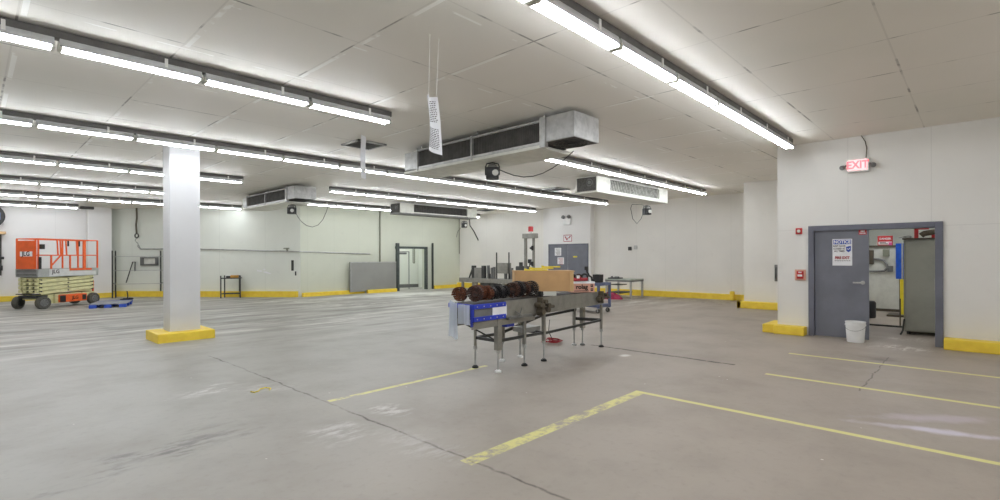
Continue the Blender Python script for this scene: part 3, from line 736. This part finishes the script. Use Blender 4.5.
B().tube([(0, 0, 2.43), (-.06, 0, 2.3), (.06, 0, 2.15), (.03, 0, 2.05), (.1, 0, 1.95)], .008, 6).part('wire', 'darksteel', t)
t = thing('wall_box', 'dark grey framed box with white face on slanted wall', 'box', onwall(tD(5.5), .0, 1.2), math.atan2(DD.y, DD.x))
b = B()
w2, h2 = .42, .32
b.box((-w2, -.1, 0), (w2, 0, .07)).box((-w2, -.1, h2), (w2, 0, h2 + .05)).box((-w2, -.1, 0), (-w2 + .14, 0, h2)).box((w2 - .09, -.1, 0), (w2, 0, h2))
b.part('frame', 'galv_dark', t); B().box((-w2 + .1, -.04, .05), (w2 - .08, -.01, h2)).part('face', 'offwhite', t)
o = B().tube([onwall(tD(4.95), .25, fz(27) + .62), onwall(tD(5.02), .04, 1.36), onwall(tD(5.09), .04, 1.36), onwall(tD(5.08), .04, .95)], .022, 7).part('bent_rod', 'darksteel'); tag(o, 'thin bent rod leaning on slanted wall behind the rail frame', 'rod')
for x, z0, z1, w_, nm, lb in ((9.42, .98, 1.42, .05, 'slot_plate', 'longer dark upright slot plate on the slanted wall'), (9.5, .78, .95, .025, 'slot_plate', 'short dark slot beside the longer slot plate on wall')):
    t = thing(nm, lb, 'plate', onwall(tD(x) - .12, 0, 0), math.atan2(DD.y, DD.x))
    B().box((-w_, -.03, z0), (w_, 0, z1), .005).part('plate', 'darksteel', t)
t = thing('torn_patch', 'white torn scraps of wall lining on the slanted wall', 'patch', onwall(tD(8.6), 0, .95), math.atan2(DD.y, DD.x))
b = B()
b.prism([(-.32, -.012, .08), (-.3, -.012, -.0), (-.1, -.012, -.02), (-.08, -.012, .03), (-.25, -.012, .04)], (0, .01, 0))
b.prism([(-.05, -.012, -.02), (.1, -.012, .0), (.35, -.012, -.1), (.3, -.012, -.12), (.05, -.012, -.06)], (0, .01, 0))
b.prism([(-.06, -.012, .08), (.05, -.012, .12), (.08, -.012, .06)], (0, .01, 0)); b.part('scrap', 'paper', t)

# bits at the far left edge
t = thing('wall_fan', 'dark wall fan on pale bracket at the edge of lift wall', 'fan', (.55, 28.3, 2.5))
B().box((-.5, -.35, .0), (.45, 0, .1)).part('shelf_bracket', 'tape', t)
B().cyl((-.05, -.3, .7), (-.05, -.04, .7), .48, 20).part('fan_drum', 'darksteel', t, True)
b = B()
for r in (.12, .24, .36, .47): b.torus((-.05, -.32, .7), (0, 1, 0), r, .012, 24, 5)
b.part('fan_guard', 'black', t)
B().box((-.12, -.4, .55), (.3, -.3, .85), .03).part('motor', 'cart', t)
t = thing('wall_mounted_pipe', 'thin pipe with fittings on the wall at lift tail', 'pipe', (.85, 28.2, 0))
B().cyl((0, 0, .85), (0, 0, 2.5), .03, 8).part('pipe', 'darksteel', t)
B().box((-.1, -.05, 1.05), (.06, .05, 1.25), .01).box((-.05, -.05, 1.5), (.1, .05, 1.6), .01).part('valve', 'black', t)

# ------------------------------------------------------------------ tubular rail frame behind the pallet
t = thing('rail_frame', 'tall open frame of four thin posts and rails before slanted wall', 'frame', (0, 0, 0))
posts = ((4.18, 26.7), (4.32, 26.9), (5.78, 26.05), (5.83, 25.75))
for x, y in posts:
    B().cyl((x, y, fz(y)), (x, y, 1.85), .028, 8).part('post', 'darksteel', t)
for z in (.42, 1.0, 1.6):
    B().tube([(4.18, 26.7, z), (5.83, 25.75, z)], .012, 6).part('rail', 'galv', t)
B().tube([(4.18, 26.7, .45), (4.32, 26.9, .45)], .012, 6).tube([(5.78, 26.05, .45), (5.83, 25.75, .45)], .012, 6).part('tie', 'darksteel', t)

# small stand
t = thing('small_stand', 'small dark metal stand with lower shelf against slanted wall', 'stand', (7.56, 22.72, fz(22.9)), -.46)
for x, y in ((-.36, -.2), (.36, -.2), (-.28, .2), (.28, .2)):
    B().bar((x, y, 0), (x, y, .93), .045, .045).part('leg', 'darksteel', t)
B().box((-.38, -.22, .8), (.38, .22, .84)).part('top', 'darksteel', t)
B().bar((-.36, -.2, .18), (.36, -.2, .18), .04, .04).bar((-.28, .2, .18), (.28, .2, .18), .03, .03).bar((-.36, -.2, .18), (-.28, .2, .18), .03, .03).bar((.36, -.2, .18), (.28, .2, .18), .03, .03).part('lower_rail', 'darksteel', t)
t = thing('tool_case', 'small orange tool case on top of the dark stand', 'case', (7.66, 22.67, fz(22.9) + .842), -.46)
B().box((-.14, -.08, 0), (.16, .08, .1), .015).part('case', 'orangetag', t)
B().box((-.3, -.05, 0), (-.14, .05, .07), .01).part('grip', 'black', t)

# blue pallet
t = thing('pallet', 'blue plastic pallet with grey deck on floor beside the lift', 'pallet', (3.38, 21.75, fz(22.0)), -.3)
b = B()
for k in range(6): b.box((-.5, -.7 + .235*k, .12), (.5, -.7 + .235*k + .19, .15), .004)
b.part('deck', 'pgrey', t)
for x in (-.4, 0, .4):
    for y in (-.62, 0, .6): B().box((x - .1, y - .1, 0), (x + .1, y + .1, .118), .01).part('block', 'pblue', t)
for y in (.69,): B().box((-.51, y, .085), (.51, y + .03, .155)).part('edge_board', 'pblue', t)
t = thing('cable_heap', 'small black cable heap at the back end of pallet', 'cable', (4.15, 23.6, fz(23.5)))
b = B()
for k in range(4): b.torus((.06*k - .1, .03*k, .03 + .03*k), (.3*math.sin(k), .2, 1), .2 - .03*k, .025, 20, 6)
b.tube([(0, 0, .1), (.02, .02, .25), (.0, .05, .42)], .02); b.part('coils', 'black', t, True)

# ------------------------------------------------------------------ scissor lift
def scissor_lift():
    L, W = 2.15, .85
    t = thing('scissor_lift', 'orange and cream scissor lift parked against the white wall', 'scissor lift', (1.54, 22.35, fz(22.5)), math.radians(36))
    def wheel(x, y, rz, dark):
        w = B().lathe_dir((-.0, -.075, 0), (0, .075, 0), [(0, .13), (.0, .185), (.12, .205), (.88, .205), (1, .185), (1, .13)], 26).part('wheel', 'rubber', t, True)
        w.location = (x, y, .205); w.rotation_euler = (0, 0, rz)
        B().lathe_dir((0, -.085, 0), (0, .085, 0), [(0, .05), (0, .115), (.12, .125), (.88, .125), (1, .115), (1, .05)], 18).part('hub', 'black' if dark else 'galv_dark', w, True)
        b = B()
        for k in range(6): b.cyl((.08*math.cos(k*PI/3), -.1, .08*math.sin(k*PI/3)), (.08*math.cos(k*PI/3), .1, .08*math.sin(k*PI/3)), .012, 6)
        b.part('bolt', 'darksteel', w)
    wheel(.14, -.02, -.18, False); wheel(.1, W + .02, .25, True); wheel(1.98, .04, 0, False); wheel(1.98, W - .04, 0, False)
    b = B().box((.1, .14, .3), (2.05, W - .14, .46), .01).box((.55, .16, .14), (1.75, W - .16, .3), .01).box((1.62, .1, .26), (2.08, W - .1, .46), .01).box((.62, .06, .14), (.78, W - .06, .46))
    b.part('chassis', 'cream', t)
    B().box((.0, .1, .38), (.4, W - .1, .44)).box((.06, .05, .34), (.2, W - .05, .42), .01).part('steering_axle', 'darksteel', t)
    o = B().box((.72, -.03, .16), (1.68, .13, .42), .02).part('battery_cover', 'orange', t)
    B().box((.7, -.035, .17), (.9, -.028, .4), .003).part('louvre', 'black', o); B().box((1.5, -.035, .2), (1.64, -.028, .38), .003).part('louvre', 'black', o)
    text('JLG', .15, 'ink', o, face_mx((1.24, -.034, .29), (1, 0, 0), UP), 'lettering', .001, .004)
    b = B().bar((2.03, .1, .46), (2.03, .1, .86), .04, .04).bar((2.03, W - .1, .46), (2.03, W - .1, .86), .04, .04); b.part('stabiliser_post', 'orange', t)
    # four nested layers of scissor arms
    z0, dz = .52, .128
    for k in range(4):
        z = z0 + dz*k
        for s, y in ((1, .07), (-1, .15), (1, W - .15), (-1, W - .07)):
            a = z + (0 if s > 0 else dz*.85); c = z + (dz*.85 if s > 0 else 0)
            B().bar((.1, y, a), (2.0, y, c), .05, .1).part('scissor_arm', 'cream', t)
        for x in (.14, 1.05, 1.96): B().cyl((x, .02, z + dz*.42), (x, W - .02, z + dz*.42), .022, 8).part('pivot_pin', 'darksteel', t)
    b = B()                                        # stepped end frame
    for k in range(4):
        for y in (.12, .34, .56, .74): b.box((.03, y - .05, .53 + .128*k), (.09, y + .05, .53 + .128*k + .07), .004)
        b.box((.04, .06, .53 + .128*k + .075), (.08, W - .06, .53 + .128*k + .1))
    b.part('end_plates', 'cream', t)
    B().box((.0, .0, .47), (.1, W, .5)).part('step', 'darksteel', t)
    n0 = set(t.children)
    # platform
    B().box((0, 0, .93), (L, W, 1.0), .006).box((0, 0, 1.0), (L, .03, 1.2)).box((0, W - .03, 1.0), (L, W, 1.2)).box((L - .03, 0, 1.0), (L, W, 1.2)).box((0, 0, 1.0), (.03, W, 1.2)).part('platform', 'liftgrey', t)
    sp = B().box((.36, -.008, .95), (1.05, 0, 1.19)).box((1.05, -.008, .95), (2.05, 0, 1.1)).part('side_panel', 'liftlight', t)
    text('JLG', .17, 'ink', sp, face_mx((.58, -.012, 1.1), (1, 0, 0), UP), 'lettering', .001, .004)
    B().box((1.05, -.01, 1.13), (1.88, 0, 1.2)).part('orange_stripe', 'orange', t)
    B().box((-.012, .05, .96), (0, W - .05, 1.06)).box((-.012, .05, 1.08), (0, W - .05, 1.18)).part('end_toe_board', 'galv_dark', t)
    zt, zm, r = 2.2, 1.66, .018
    for z, nm in ((zt, 'top_rail'), (zm, 'mid_rail')):
        B().tube([(.02, .02, z), (L - .02, .02, z), (L - .02, W - .02, z), (.02, W - .02, z), (.02, .02, z)], r).part(nm, 'orange', t)
    for x, y in ((.03, .02), (.03, W - .02), (L - .02, .02), (L - .02, W - .02), (.62, W - .02), (1.1, .02), (1.55, W - .02)):
        B().bar((x, y, 1.19), (x, y, zt if x != 1.1 else zm), .038, .038).part('rail_post', 'orange', t)
    B().bar((1.62, .02, 1.2), (1.62, .02, zt), .085, .05).part('rail_post', 'orange', t)
    B().bar((.45, .02, 1.0), (.45, .02, zm), .04, .04).bar((.45, .02, 1.3), (.78, .02, zm), .035, .035).part('brace', 'orange', t)
    for x in (.68, .78, .98, 1.36): B().bar((x, .02, zm), (x - .03, .02, zt), .032, .032).part('gate_bar', 'orange', t)
    B().box((1.02, 0, 1.97), (1.05, .04, 2.16)).box((1.42, 0, 1.97), (1.45, .04, 2.16)).part('latch', 'black', t)
    o = B().box((-.04, .1, 1.2), (.02, W - .1, 2.14), .01).part('gate_panel', 'orange', t)
    B().box((-.048, .16, 1.62), (-.04, .62, 1.78)).part('brand_plate', 'paper', o)
    text('JLG', .2, 'ink', o, face_mx((-.052, .39, 1.7), (0, -1, 0), UP), 'lettering', .001, .005)
    B().box((.06, -.04, 1.86), (.2, .05, 2.02), .01).part('control_box', 'black', t); B().box((.02, -.03, 1.2), (.1, .03, 1.6), .01).part('cable_guard', 'black', t)
    for o in t.children:
        if o not in n0: o.location.z += .12
    return t
scissor_lift()

# ------------------------------------------------------------------ conveyor
CX0, CX1, CY0, CY1, CZ = 4.37, 7.42, 4.62, 5.08, .95
t = conv = thing('conveyor', 'long stainless belt conveyor on adjustable legs in mid floor', 'conveyor', (0, 0, 0))
for y, s in ((CY0, 1), (CY1, -1)):
    y2 = y + s*.03
    b = B().prism([(4.98, y, CZ), (CX1, y, CZ), (CX1, y, .74), (5.9, y, .71), (5.55, y, .69), (4.98, y, .69)], (0, s*.03, 0)); b.part('side_panel', 'stainless', t)
    B().prism([(4.37, y, .715), (5.6, y, .715), (5.6, y, .64), (4.37, y, .62)], (0, s*.03, 0)).part('frame_rail', 'stainless', t)
    B().box((4.4, min(y, y2), .72), (4.72, max(y, y2), .89)).part('end_plate', 'galv_dark', t)
B().box((4.40, CY0 + .04, .915), (CX1, CY1 - .04, .941)).box((4.4, CY0 + .04, .74), (CX1, CY1 - .04, .765)).cyl((4.46, CY0 + .04, .832), (4.46, CY1 - .04, .832), .085, 18).cyl((CX1, CY0 + .04, .832), (CX1, CY1 - .04, .832), .09, 18).part('belt', 'beltrubber', t, True)
for z in (.88, .72):
    g = B().box((4.37, CY0 - .02, z), (4.97, CY0 + .005, z + .06), .006).part('guide_strip', 'blueguide', t)
    b = B()
    for k in range(5): b.cyl((4.43 + .12*k, CY0 - .025, z + .03), (4.43 + .12*k, CY0 - .015, z + .03), .009, 8)
    b.part('screw', 'galv', g)
B().box((4.36, CY0, .88), (4.4, CY1, .94), .005).box((4.36, CY0 + .0, .66), (4.39, CY0 + .035, .9)).part('end_cap', 'blueguide', t)
B().box((4.72, CY0 - .012, .755), (4.99, CY0 - .002, .9), .003).part('white_plate', 'paper', t, label='white plate between the blue guides')
def gearset(x, z, sc):
    b = B(); random.seed(int(x*10))
    for k in range(7):
        px = x + random.uniform(-.13, .16)*sc; pz = z + random.uniform(-.07, .07)*sc; r = random.uniform(.025, .05)*sc
        b.cyl((px, CY0 - .005, pz), (px, CY0 - .07 - .05*random.random(), pz), r, 12)
    b.cyl((x - .05, CY0 - .06, z), (x + .28*sc, CY0 - .06, z - .01), .014, 8).cyl((x + .2*sc, CY0 - .06, z - .01), (x + .28*sc, CY0 - .06, z - .01), .024, 8)
    b.box((x - .03, CY0 - .09, z - .12*sc), (x + .0, CY0, z + .14*sc)).part('drive_gears', 'olive', t, True)
gearset(5.68, .82, 1.0); gearset(7.3, .86, .75)
B().box((5.02, CY0 - .035, .70), (5.5, CY0, .735)).cyl((5.2, CY0 - .06, .73), (5.24, CY0 - .06, .84), .008, 6).cyl((5.24, CY0 - .06, .74), (5.12, CY0 - .06, .8), .008, 6).part('wiring_tray', 'galv_dark', t)
B().box((5.05, CY0 + .05, .58), (5.22, CY0 + .2, .7), .015).part('motor', 'blueguide', t)
def leg(x, y, w, fat, foot):
    l = B().box((x - fat/2, y - fat/2, .3), (x + fat/2, y + fat/2, .72)).part('leg', 'stainless', t)
    B().cyl((x, y, .03), (x, y, .32), .012, 8).box((x - .02, y - .02, .26), (x + .02, y + .02, .31)).part('threaded_rod', 'galv', l)
    B().lathe_dir((x, y, 0), (x, y, .04), [(0, .045), (.5, .045), (1, .02)], 14).part('foot_pad', foot, l, True)
for x, y, fat, foot in ((4.86, 4.65, .075, 'white'), (4.85, 5.08, .03, 'black'), (5.41, 4.66, .04, 'black'), (5.42, 5.1, .06, 'white'),
                        (5.85, 4.66, .045, 'black'), (5.82, 5.1, .05, 'white'), (7.42, 4.66, .035, 'black'), (7.36, 5.0, .07, 'galv_dark'), (7.25, 5.1, .04, 'galv')):
    leg(x, y, 0, fat, foot)
B().bar((4.86, 4.65, .42), (5.42, 4.66, .42), .03, .04).bar((4.86, 5.08, .42), (5.42, 5.1, .42), .03, .04).bar((5.41, 4.66, .42), (5.85, 4.66, .42), .03, .04).bar((5.85, 4.66, .41), (7.42, 4.66, .46), .03, .035).bar((4.86, 4.65, .42), (4.86, 5.08, .42), .03, .04).bar((5.85, 4.66, .42), (5.82, 5.1, .42), .03, .04).bar((7.42, 4.66, .46), (7.3, 5.1, .46), .03, .05).part('lower_rail', 'darksteel', t)
B().bar((4.5, 4.9, .66), (4.86, 4.68, .42), .02, .02).part('cross_brace', 'darksteel', t)
B().bar((5.45, 5.08, .44), (6.4, 5.12, .6), .03, .04).bar((6.4, 5.12, .58), (7.3, 5.1, .62), .03, .04).part('cross_brace', 'darksteel', t)
B().box((5.6, 4.8, .43), (5.95, 5.05, .5)).part('cable_tray', 'galv', t)
# film over the belt end
t = thing('hanging_plastic_film', 'clear bluish plastic film draped over the conveyor belt end', 'plastic film', (4.33, 4.9, .95))
b = B()
b.grid(lambda u, v: Vector((-.025 - .012*math.sin(u*9 + v*2), -.07 + .18*u, -.45 + .47*v - .02*math.sin(u*6))), 8, 10)
bmesh.ops.solidify(b.b, geom=b.b.faces[:], thickness=.003); b.part('long_flap', 'film', t, True)
b = B().grid(lambda u, v: Vector((-.02 - .02*math.sin(u*7), -.285 + .205*u, -.26 + .25*v)), 8, 8)
bmesh.ops.solidify(b.b, geom=b.b.faces[:], thickness=.003); b.part('short_flap', 'film', t, True)
# coils of roller chain lying along the belt
def chain_coil(label, x, y, R, wid, m, tilt, z=None):
    t = thing('chain_coil', label, 'chain coil', (x, y, z or .942), tilt, 'chain coils on the conveyor')
    b = B(); turns = 3; step = .032; a = 0.0; r = R*.92; kk = 0
    while r > R*.35:                              # links wound in a spiral, axis along the belt
        c = Vector((0, r*math.cos(a), R + r*math.sin(a))); tn = Vector((0, -math.sin(a), math.cos(a)))
        big = 1.0 + .8*(kk % 2); kk += 1
        for s in (-1, 1):
            q = Vector((s*wid*(.36 + .07*(kk % 2)), 0, 0)); b.bar(c + q - tn*step*.42, c + q + tn*step*.42, .014, .018*big, (1, 0, 0))
        b.cyl(c - Vector((wid*.5, 0, 0)), c + Vector((wid*.5, 0, 0)), .0105, 6)
        a += step/r; r -= .026*step/(2*PI*r)
    b.part('links', m, t)
    B().cyl((-wid*.42, 0, R), (wid*.42, 0, R), R*.34, 12).part('core', m, t)
    return t
spec = [(4.47, 4.97, .1, .085, 'rust', .35), (4.56, 4.77, .11, .08, 'brownchain', .5), (4.665, 4.82, .112, .08, 'rust', .3), (4.79, 4.8, .104, .09, 'rust', .25),
        (4.92, 4.82, .09, .09, 'darkchain', .4), (5.06, 4.84, .1, .1, 'darkchain', .3), (5.195, 4.86, .095, .08, 'darkchain', .35), (5.345, 4.82, .115, .09, 'brownchain', .45),
        (5.48, 4.84, .122, .1, 'darkchain', .3), (5.62, 4.86, .115, .1, 'brownchain', .4), (5.78, 4.84, .118, .11, 'darkchain', .5)]
names = ['rusty chain coil at the film-covered conveyor end', 'brown chain coil leaning out over the film, second along', 'bright rust chain coil, third from the film-covered end',
         'rusty chain coil, fourth along, last of the rusty ones', 'small black chain coil just after the rusty coils', 'black chain coil, sixth from the film-covered end',
         'black chain coil just before a brown one, seventh along', 'brown chain coil between black coils, eighth along', 'large black chain coil, ninth from the film-covered end',
         'reddish brown chain coil, second to last before the carton', 'large black chain coil, last in line before the carton']
for s, nme in zip(spec, names): chain_coil(nme, s[0], s[1], s[2]*1.07, *s[3:])
# cartons
t = thing('cardboard_box', 'large brown cardboard carton lying across the conveyor', 'box', (6.22, 4.98, CZ + .06), math.radians(-42))
B().box((-.455, -.2, 0), (.455, .2, .31), .006).part('carton', 'card', t)
B().box((-.465, -.205, .304), (.475, -.02, .316)).box((-.46, -.01, .304), (.46, .205, .318)).part('lid_flap', 'card', t)
B().box((.453, -.06, -.0), (.459, .0, .3)).box((.40, -.203, .0), (.455, -.2, .3)).part('tape', 'tape', t)
for i, (x, y, rz, l, lb) in enumerate(((6.06, 4.98, -.72, .36, 'yellow plastic strip lying flat near the carton edge'), (6.22, 5.0, -.45, .4, 'yellow plastic strip crossing the other two on the carton'), (6.36, 4.92, -.62, .3, 'short yellow plastic strip on the carton end by the pink box'))):
    t = thing('yellow_strip', lb, 'plastic strip', (x, y, CZ + .379 + .022*i), rz, 'yellow strips on the carton')
    B().box((-l/2, -.03, 0), (l/2, .03, .02), .004).part('strip', 'yellowp', t)
    B().box((-l/2, -.03, .02), (-l/2 + .03, .03, .032), .003).part('end_lip', 'yellowp', t)
t = thing('flat_carton', 'flat white carton on the belt underneath the large brown carton', 'box', (6.17, 4.86, .942), -.73)
B().box((-.16, -.1, 0), (.14, .1, .066), .004).part('carton', 'offwhite', t)
t = thing('dark_block', 'small black block on belt after the last chain coil', 'block', (5.93, 4.8, .942), -.3)
B().box((-.035, -.05, 0), (.035, .05, .08), .006).part('block', 'black', t); B().cyl((0, -.05, .04), (0, -.07, .04), .025, 10).part('knob', 'darksteel', t)
t = thing('pink_carton', 'salmon pink carton with dark script on the conveyor end', 'box', (7.0, 4.78, CZ + .005), math.radians(-38))
B().box((-.2, -.1, 0), (.2, .1, .17), .004).part('carton', 'pink', t)
B().box((-.203, -.103, .145), (.203, .103, .175)).part('white_lid', 'paper', t)
text('rolag', .1, 'ink', t, face_mx((-.02, -.102, .09), (1, 0, 0), UP), 'lettering', .001, .004)
for z in (.045, .11):
    b = B().box((.13, -.103, z - .022), (.172, -.1, z + .022)); o = b.part('symbol', 'ink', t)
    B().prism([(.14, -.104, z), (.162, -.104, z), (.151, -.104, z + .015)], (0, .001, 0)).part('arrow', 'pink', o)
B().box((-.15, -.103, .02), (.1, -.1, .03)).part('small_print', 'ink', t)
t = thing('machine_parts', 'red and black machine parts on top of the pink carton', 'machine part', (6.95, 4.8, CZ + .183), -.5)
for x, y, r, ax, m in ((-.12, 0, .05, (0, 1, .3), 'black'), (.02, .03, .045, (.3, 1, 0), 'ink'), (.11, -.01, .05, (.2, 1, 0), 'black')):
    B().torus((x, y, r + .02), ax, r, .018, 16, 7).part('ring', m, t, True)
B().cyl((-.17, -.04, .03), (.14, -.04, .035), .028, 10).cyl((0, -.04, .03), (0, -.04, .08), .022, 10).part('shaft', 'redprint', t, True)
B().box((-.06, -.06, .05), (.0, -.02, .1), .006).part('fitting', 'paper', t)
# loose red hose under the conveyor
t = thing('red_cable', 'tangled red cable lying on floor just behind the conveyor legs', 'cable', (7.12, 5.55, 0))
b = B(); random.seed(5)
for k in range(5): b.torus((random.uniform(-.12, .12), random.uniform(-.08, .08), .02 + .012*k), (random.uniform(-.15, .15), random.uniform(-.15, .15), 1), random.uniform(.07, .14), .009, 22, 5)
b.part('loops', 'redprint', t, True)
B().tube([(.1, 0, .05), (.05, .05, .2), (.12, .08, .4)], .007, 6).part('lead', 'black', t)

# ------------------------------------------------------------------ bottling machine behind
t = thing('assembly_machine', 'grey machine table with posts, guards and a beacon tower', 'machine', (9.7, 9.4, fz(9.4)))
B().box((0, -1.35, .85), (.5, 1.43, .97), .006).box((0, -1.35, .80), (.5, -.6, .86)).part('table_bed', 'stainless', t)
for y, x in ((1.3, .03), (.75, .05), (1.3, .45), (-.3, .04), (-.2, .45), (-1.25, .03), (-1.25, .45)):
    B().box((x - .03, y - .03, .03), (x + .03, y + .03, .86)).cyl((x, y, 0), (x, y, .04), .05, 10).part('leg', 'stainless', t)
B().box((.05, .25, .66), (.4, .62, .86), .02).cyl((.0, .1, .72), (.3, .1, .72), .11, 14).box((.02, -.2, .62), (.3, .1, .82), .02).part('drive_motor', 'darksteel', t)
B().box((.05, .55, .97), (.2, .85, 1.26)).part('guard_plate', 'stainless', t)
for y in (.5, .9): B().box((.04, y - .05, .97), (.14, y + .05, 1.32), .006).part('guard_post', 'darksteel', t)
B().box((.05, -.42, 1.12), (.2, -.05, 1.4)).part('guard_plate', 'stainless', t)
for y in (-.0, -.45): B().cyl((.08, y, .97), (.08, y, 1.68), .018, 8).part('guide_rod', 'darksteel', t)
for y, h in ((.1, .32), (.18, .3), (.32, .36), (-.55, .3)): B().box((.05, y - .025, .97), (.12, y + .025, .97 + h), .004).part('upright', 'galv_dark', t)
B().bar((.08, 1.08, .97), (.08, .95, 1.22), .03, .04).part('lever', 'darksteel', t)
b = B(); random.seed(11)
for k in range(12):
    y = random.uniform(-.6, 1.2); r = random.uniform(.03, .06); b.cyl((.15, y, .97), (.15, y, .97 + random.uniform(.06, .2)), r, 10)
b.part('fitting', 'galv_dark', t, True)
B().box((.05, -1.0, .97), (.3, -.7, 1.32), .02).cyl((.1, -.85, 1.3), (.1, -.85, 1.42), .05, 12).part('pump_block', 'darksteel', t, True)
B().box((.05, -1.06, .97), (.11, -1.0, 2.05)).part('tower_post', 'stainless', t)
tw = B().box((.05, -1.32, .97), (.1, -1.27, 2.05)).part('tower_post', 'stainless', t)
B().box((.0, -1.4, 2.03), (.14, -.98, 2.15), .01).part('tower_box', 'stainless', t)
for z in (1.72, 1.32): B().box((.02, -1.32, z), (.05, -1.26, z + .12), .01).cyl((.0, -1.29, z + .06), (.05, -1.22, z + .06), .03, 10).part('sensor', 'black', tw)
B().cyl((.08, -1.16, 1.0), (.08, -1.16, 1.45), .012, 6).box((.05, -1.2, 1.4), (.12, -1.12, 1.5), .01).part('valve_stem', 'black', t)
o = B().lathe_dir((.08, -1.2, 2.15), (.08, -1.2, 2.2), [(0, .05), (1, .06)], 14).part('beacon_base', 'white', t)
B().lathe_dir((.08, -1.2, 2.2), (.08, -1.2, 2.33), [(0, .065), (.9, .065), (1, .055)], 16).part('beacon', 'red', o, True)

# blue-grey cart
t = thing('cart', 'blue-grey two-shelf steel cart on casters behind conveyor end', 'cart', (12.0, 7.9, fz(7.8)))
for z0, z1, nm in ((.75, .83, 'top_shelf'), (.16, .24, 'lower_shelf')): B().box((-.3, -.48, z0), (.3, .48, z1), .008).part(nm, 'cart', t)
for x in (-.28, .28):
    for y in (-.46, .46): B().box((x - .03, y - .03, .14), (x + .03, y + .03, .83)).part('post', 'cart', t)
for x in (-.25, .25):
    for y in (-.42, .42):
        w = B().cyl((x - .02, y, .06), (x + .02, y, .06), .06, 16).part('caster', 'rubber', t, True)
        B().box((x - .03, y - .02, .07), (x + .03, y + .02, .16)).cyl((x - .026, y, .06), (x + .026, y, .06), .025, 10).part('caster_fork', 'galv', w)
t = thing('black_bin', 'small black bin standing on the blue-grey cart', 'bin', (11.95, 7.6, fz(7.8) + .832))
B().lathe_dir((0, 0, 0), (0, 0, .22), [(0, .13), (.05, .14), (1, .15), (1, .135), (.1, .12), (.1, .01)], 4, False).part('bin', 'black', t)
t = thing('curved_handle', 'black curved handle rising beside the bin on cart', 'handle', (11.9, 7.86, fz(7.8) + .832))
B().tube([(0, -.1, .02), (0, -.08, .14), (0, .0, .18), (0, .06, .28), (0, .09, .4)], .03, 8).box((-.04, .05, .34), (.04, .13, .44), .01).part('grip', 'black', t, True)
# grey work table at the back
t = thing('work_table', 'grey steel work table with low shelf before the back wall', 'table', (17.1, 9.73, fz(9.7)))
B().box((-.45, -.55, .68), (.5, .55, .72), .005).part('table_top', mat('pale_green_grey_top', (176, 184, 172), .4, .1), t)
for x in (-.41, .46):
    for y in (-.51, .51): B().box((x - .03, y - .03, 0), (x + .03, y + .03, .68)).part('leg', 'galv', t)
B().box((-.41, -.1, .18), (.46, .51, .22)).box((-.1, .1, .47), (.4, .5, .5)).part('shelf', 'darksteel', t)
B().box((-.45, -.55, .62), (.5, -.52, .68)).box((-.45, -.55, .62), (-.42, .55, .68)).part('apron', 'galv_dark', t)
t = thing('black_tray', 'flat black tray with clutter on the grey work table', 'tray', (16.95, 10.0, fz(9.7) + .72))
B().box((-.2, -.2, 0), (.2, .22, .04), .01).part('tray', 'black', t)
B().cyl((-.1, .1, .04), (-.1, .1, .1), .04, 10).box((.0, -.1, .04), (.1, .05, .08)).part('clutter', 'galv_dark', t)
t = thing('magenta_bag', 'crumpled magenta bag heaped on the floor by work table', 'bag', (16.3, 9.87, fz(10.0)))
def heap(u, v):
    a = 2*PI*u; r = .55*v
    return Vector((r*.5*math.cos(a), r*math.sin(a), max(0, .19*(1 - v*v)**.8*(1 + .3*math.sin(5*a + 3*v)) + .03*math.sin(9*a)*v*(1 - v))))
b = B().grid(heap, 28, 10); bmesh.ops.remove_doubles(b.b, verts=b.b.verts, dist=1e-4); b.part('bag', 'magenta', t, True)
t = thing('yellow_scrap', 'short yellow cord scrap curled on the floor before the column', 'scrap', (2.34, 6.0, 0))
B().tube([(-.12, .06, .006), (-.1, .0, .006), (-.05, .02, .006), (0, .1, .006), (.07, .12, .006), (.1, .04, .006), (.06, -.02, .006)], .006, 6).part('cord', 'yellowp', t, True)

# ------------------------------------------------------------------ camera and world
cam = bpy.data.cameras.new('camera'); co = bpy.data.objects.new('camera', cam); C.objects.link(co)
A = math.atan(477/503); RO = .003
fw = Vector((math.cos(A), math.sin(A), 0)); rt = Vector((math.sin(A), -math.cos(A), 0)); up = Vector((0, 0, 1))
r2 = (rt - up*RO).normalized(); u2 = (up + rt*RO).normalized()
mx = Matrix((r2, u2, -fw)).transposed().to_4x4(); mx.translation = (0, 0, EYE)
co.matrix_world = mx
cam.sensor_width = 36; cam.lens = 36*.503; cam.shift_y = .0065; cam.clip_start = .05
sc = bpy.context.scene; sc.camera = co
w = bpy.data.worlds.new('world'); sc.world = w; w.use_nodes = True
w.node_tree.nodes['Background'].inputs[0].default_value = (.5, .5, .5, 1); w.node_tree.nodes['Background'].inputs[1].default_value = .3
sc.view_settings.view_transform = 'Standard'; sc.view_settings.look = 'None'; sc.view_settings.gamma = 1; sc.view_settings.use_curve_mapping = False
sc.view_settings.exposure = 1.56
sc.cycles.max_bounces = 10; sc.cycles.diffuse_bounces = 6; sc.cycles.sample_clamp_indirect = 8
sc.cycles.use_denoising = True
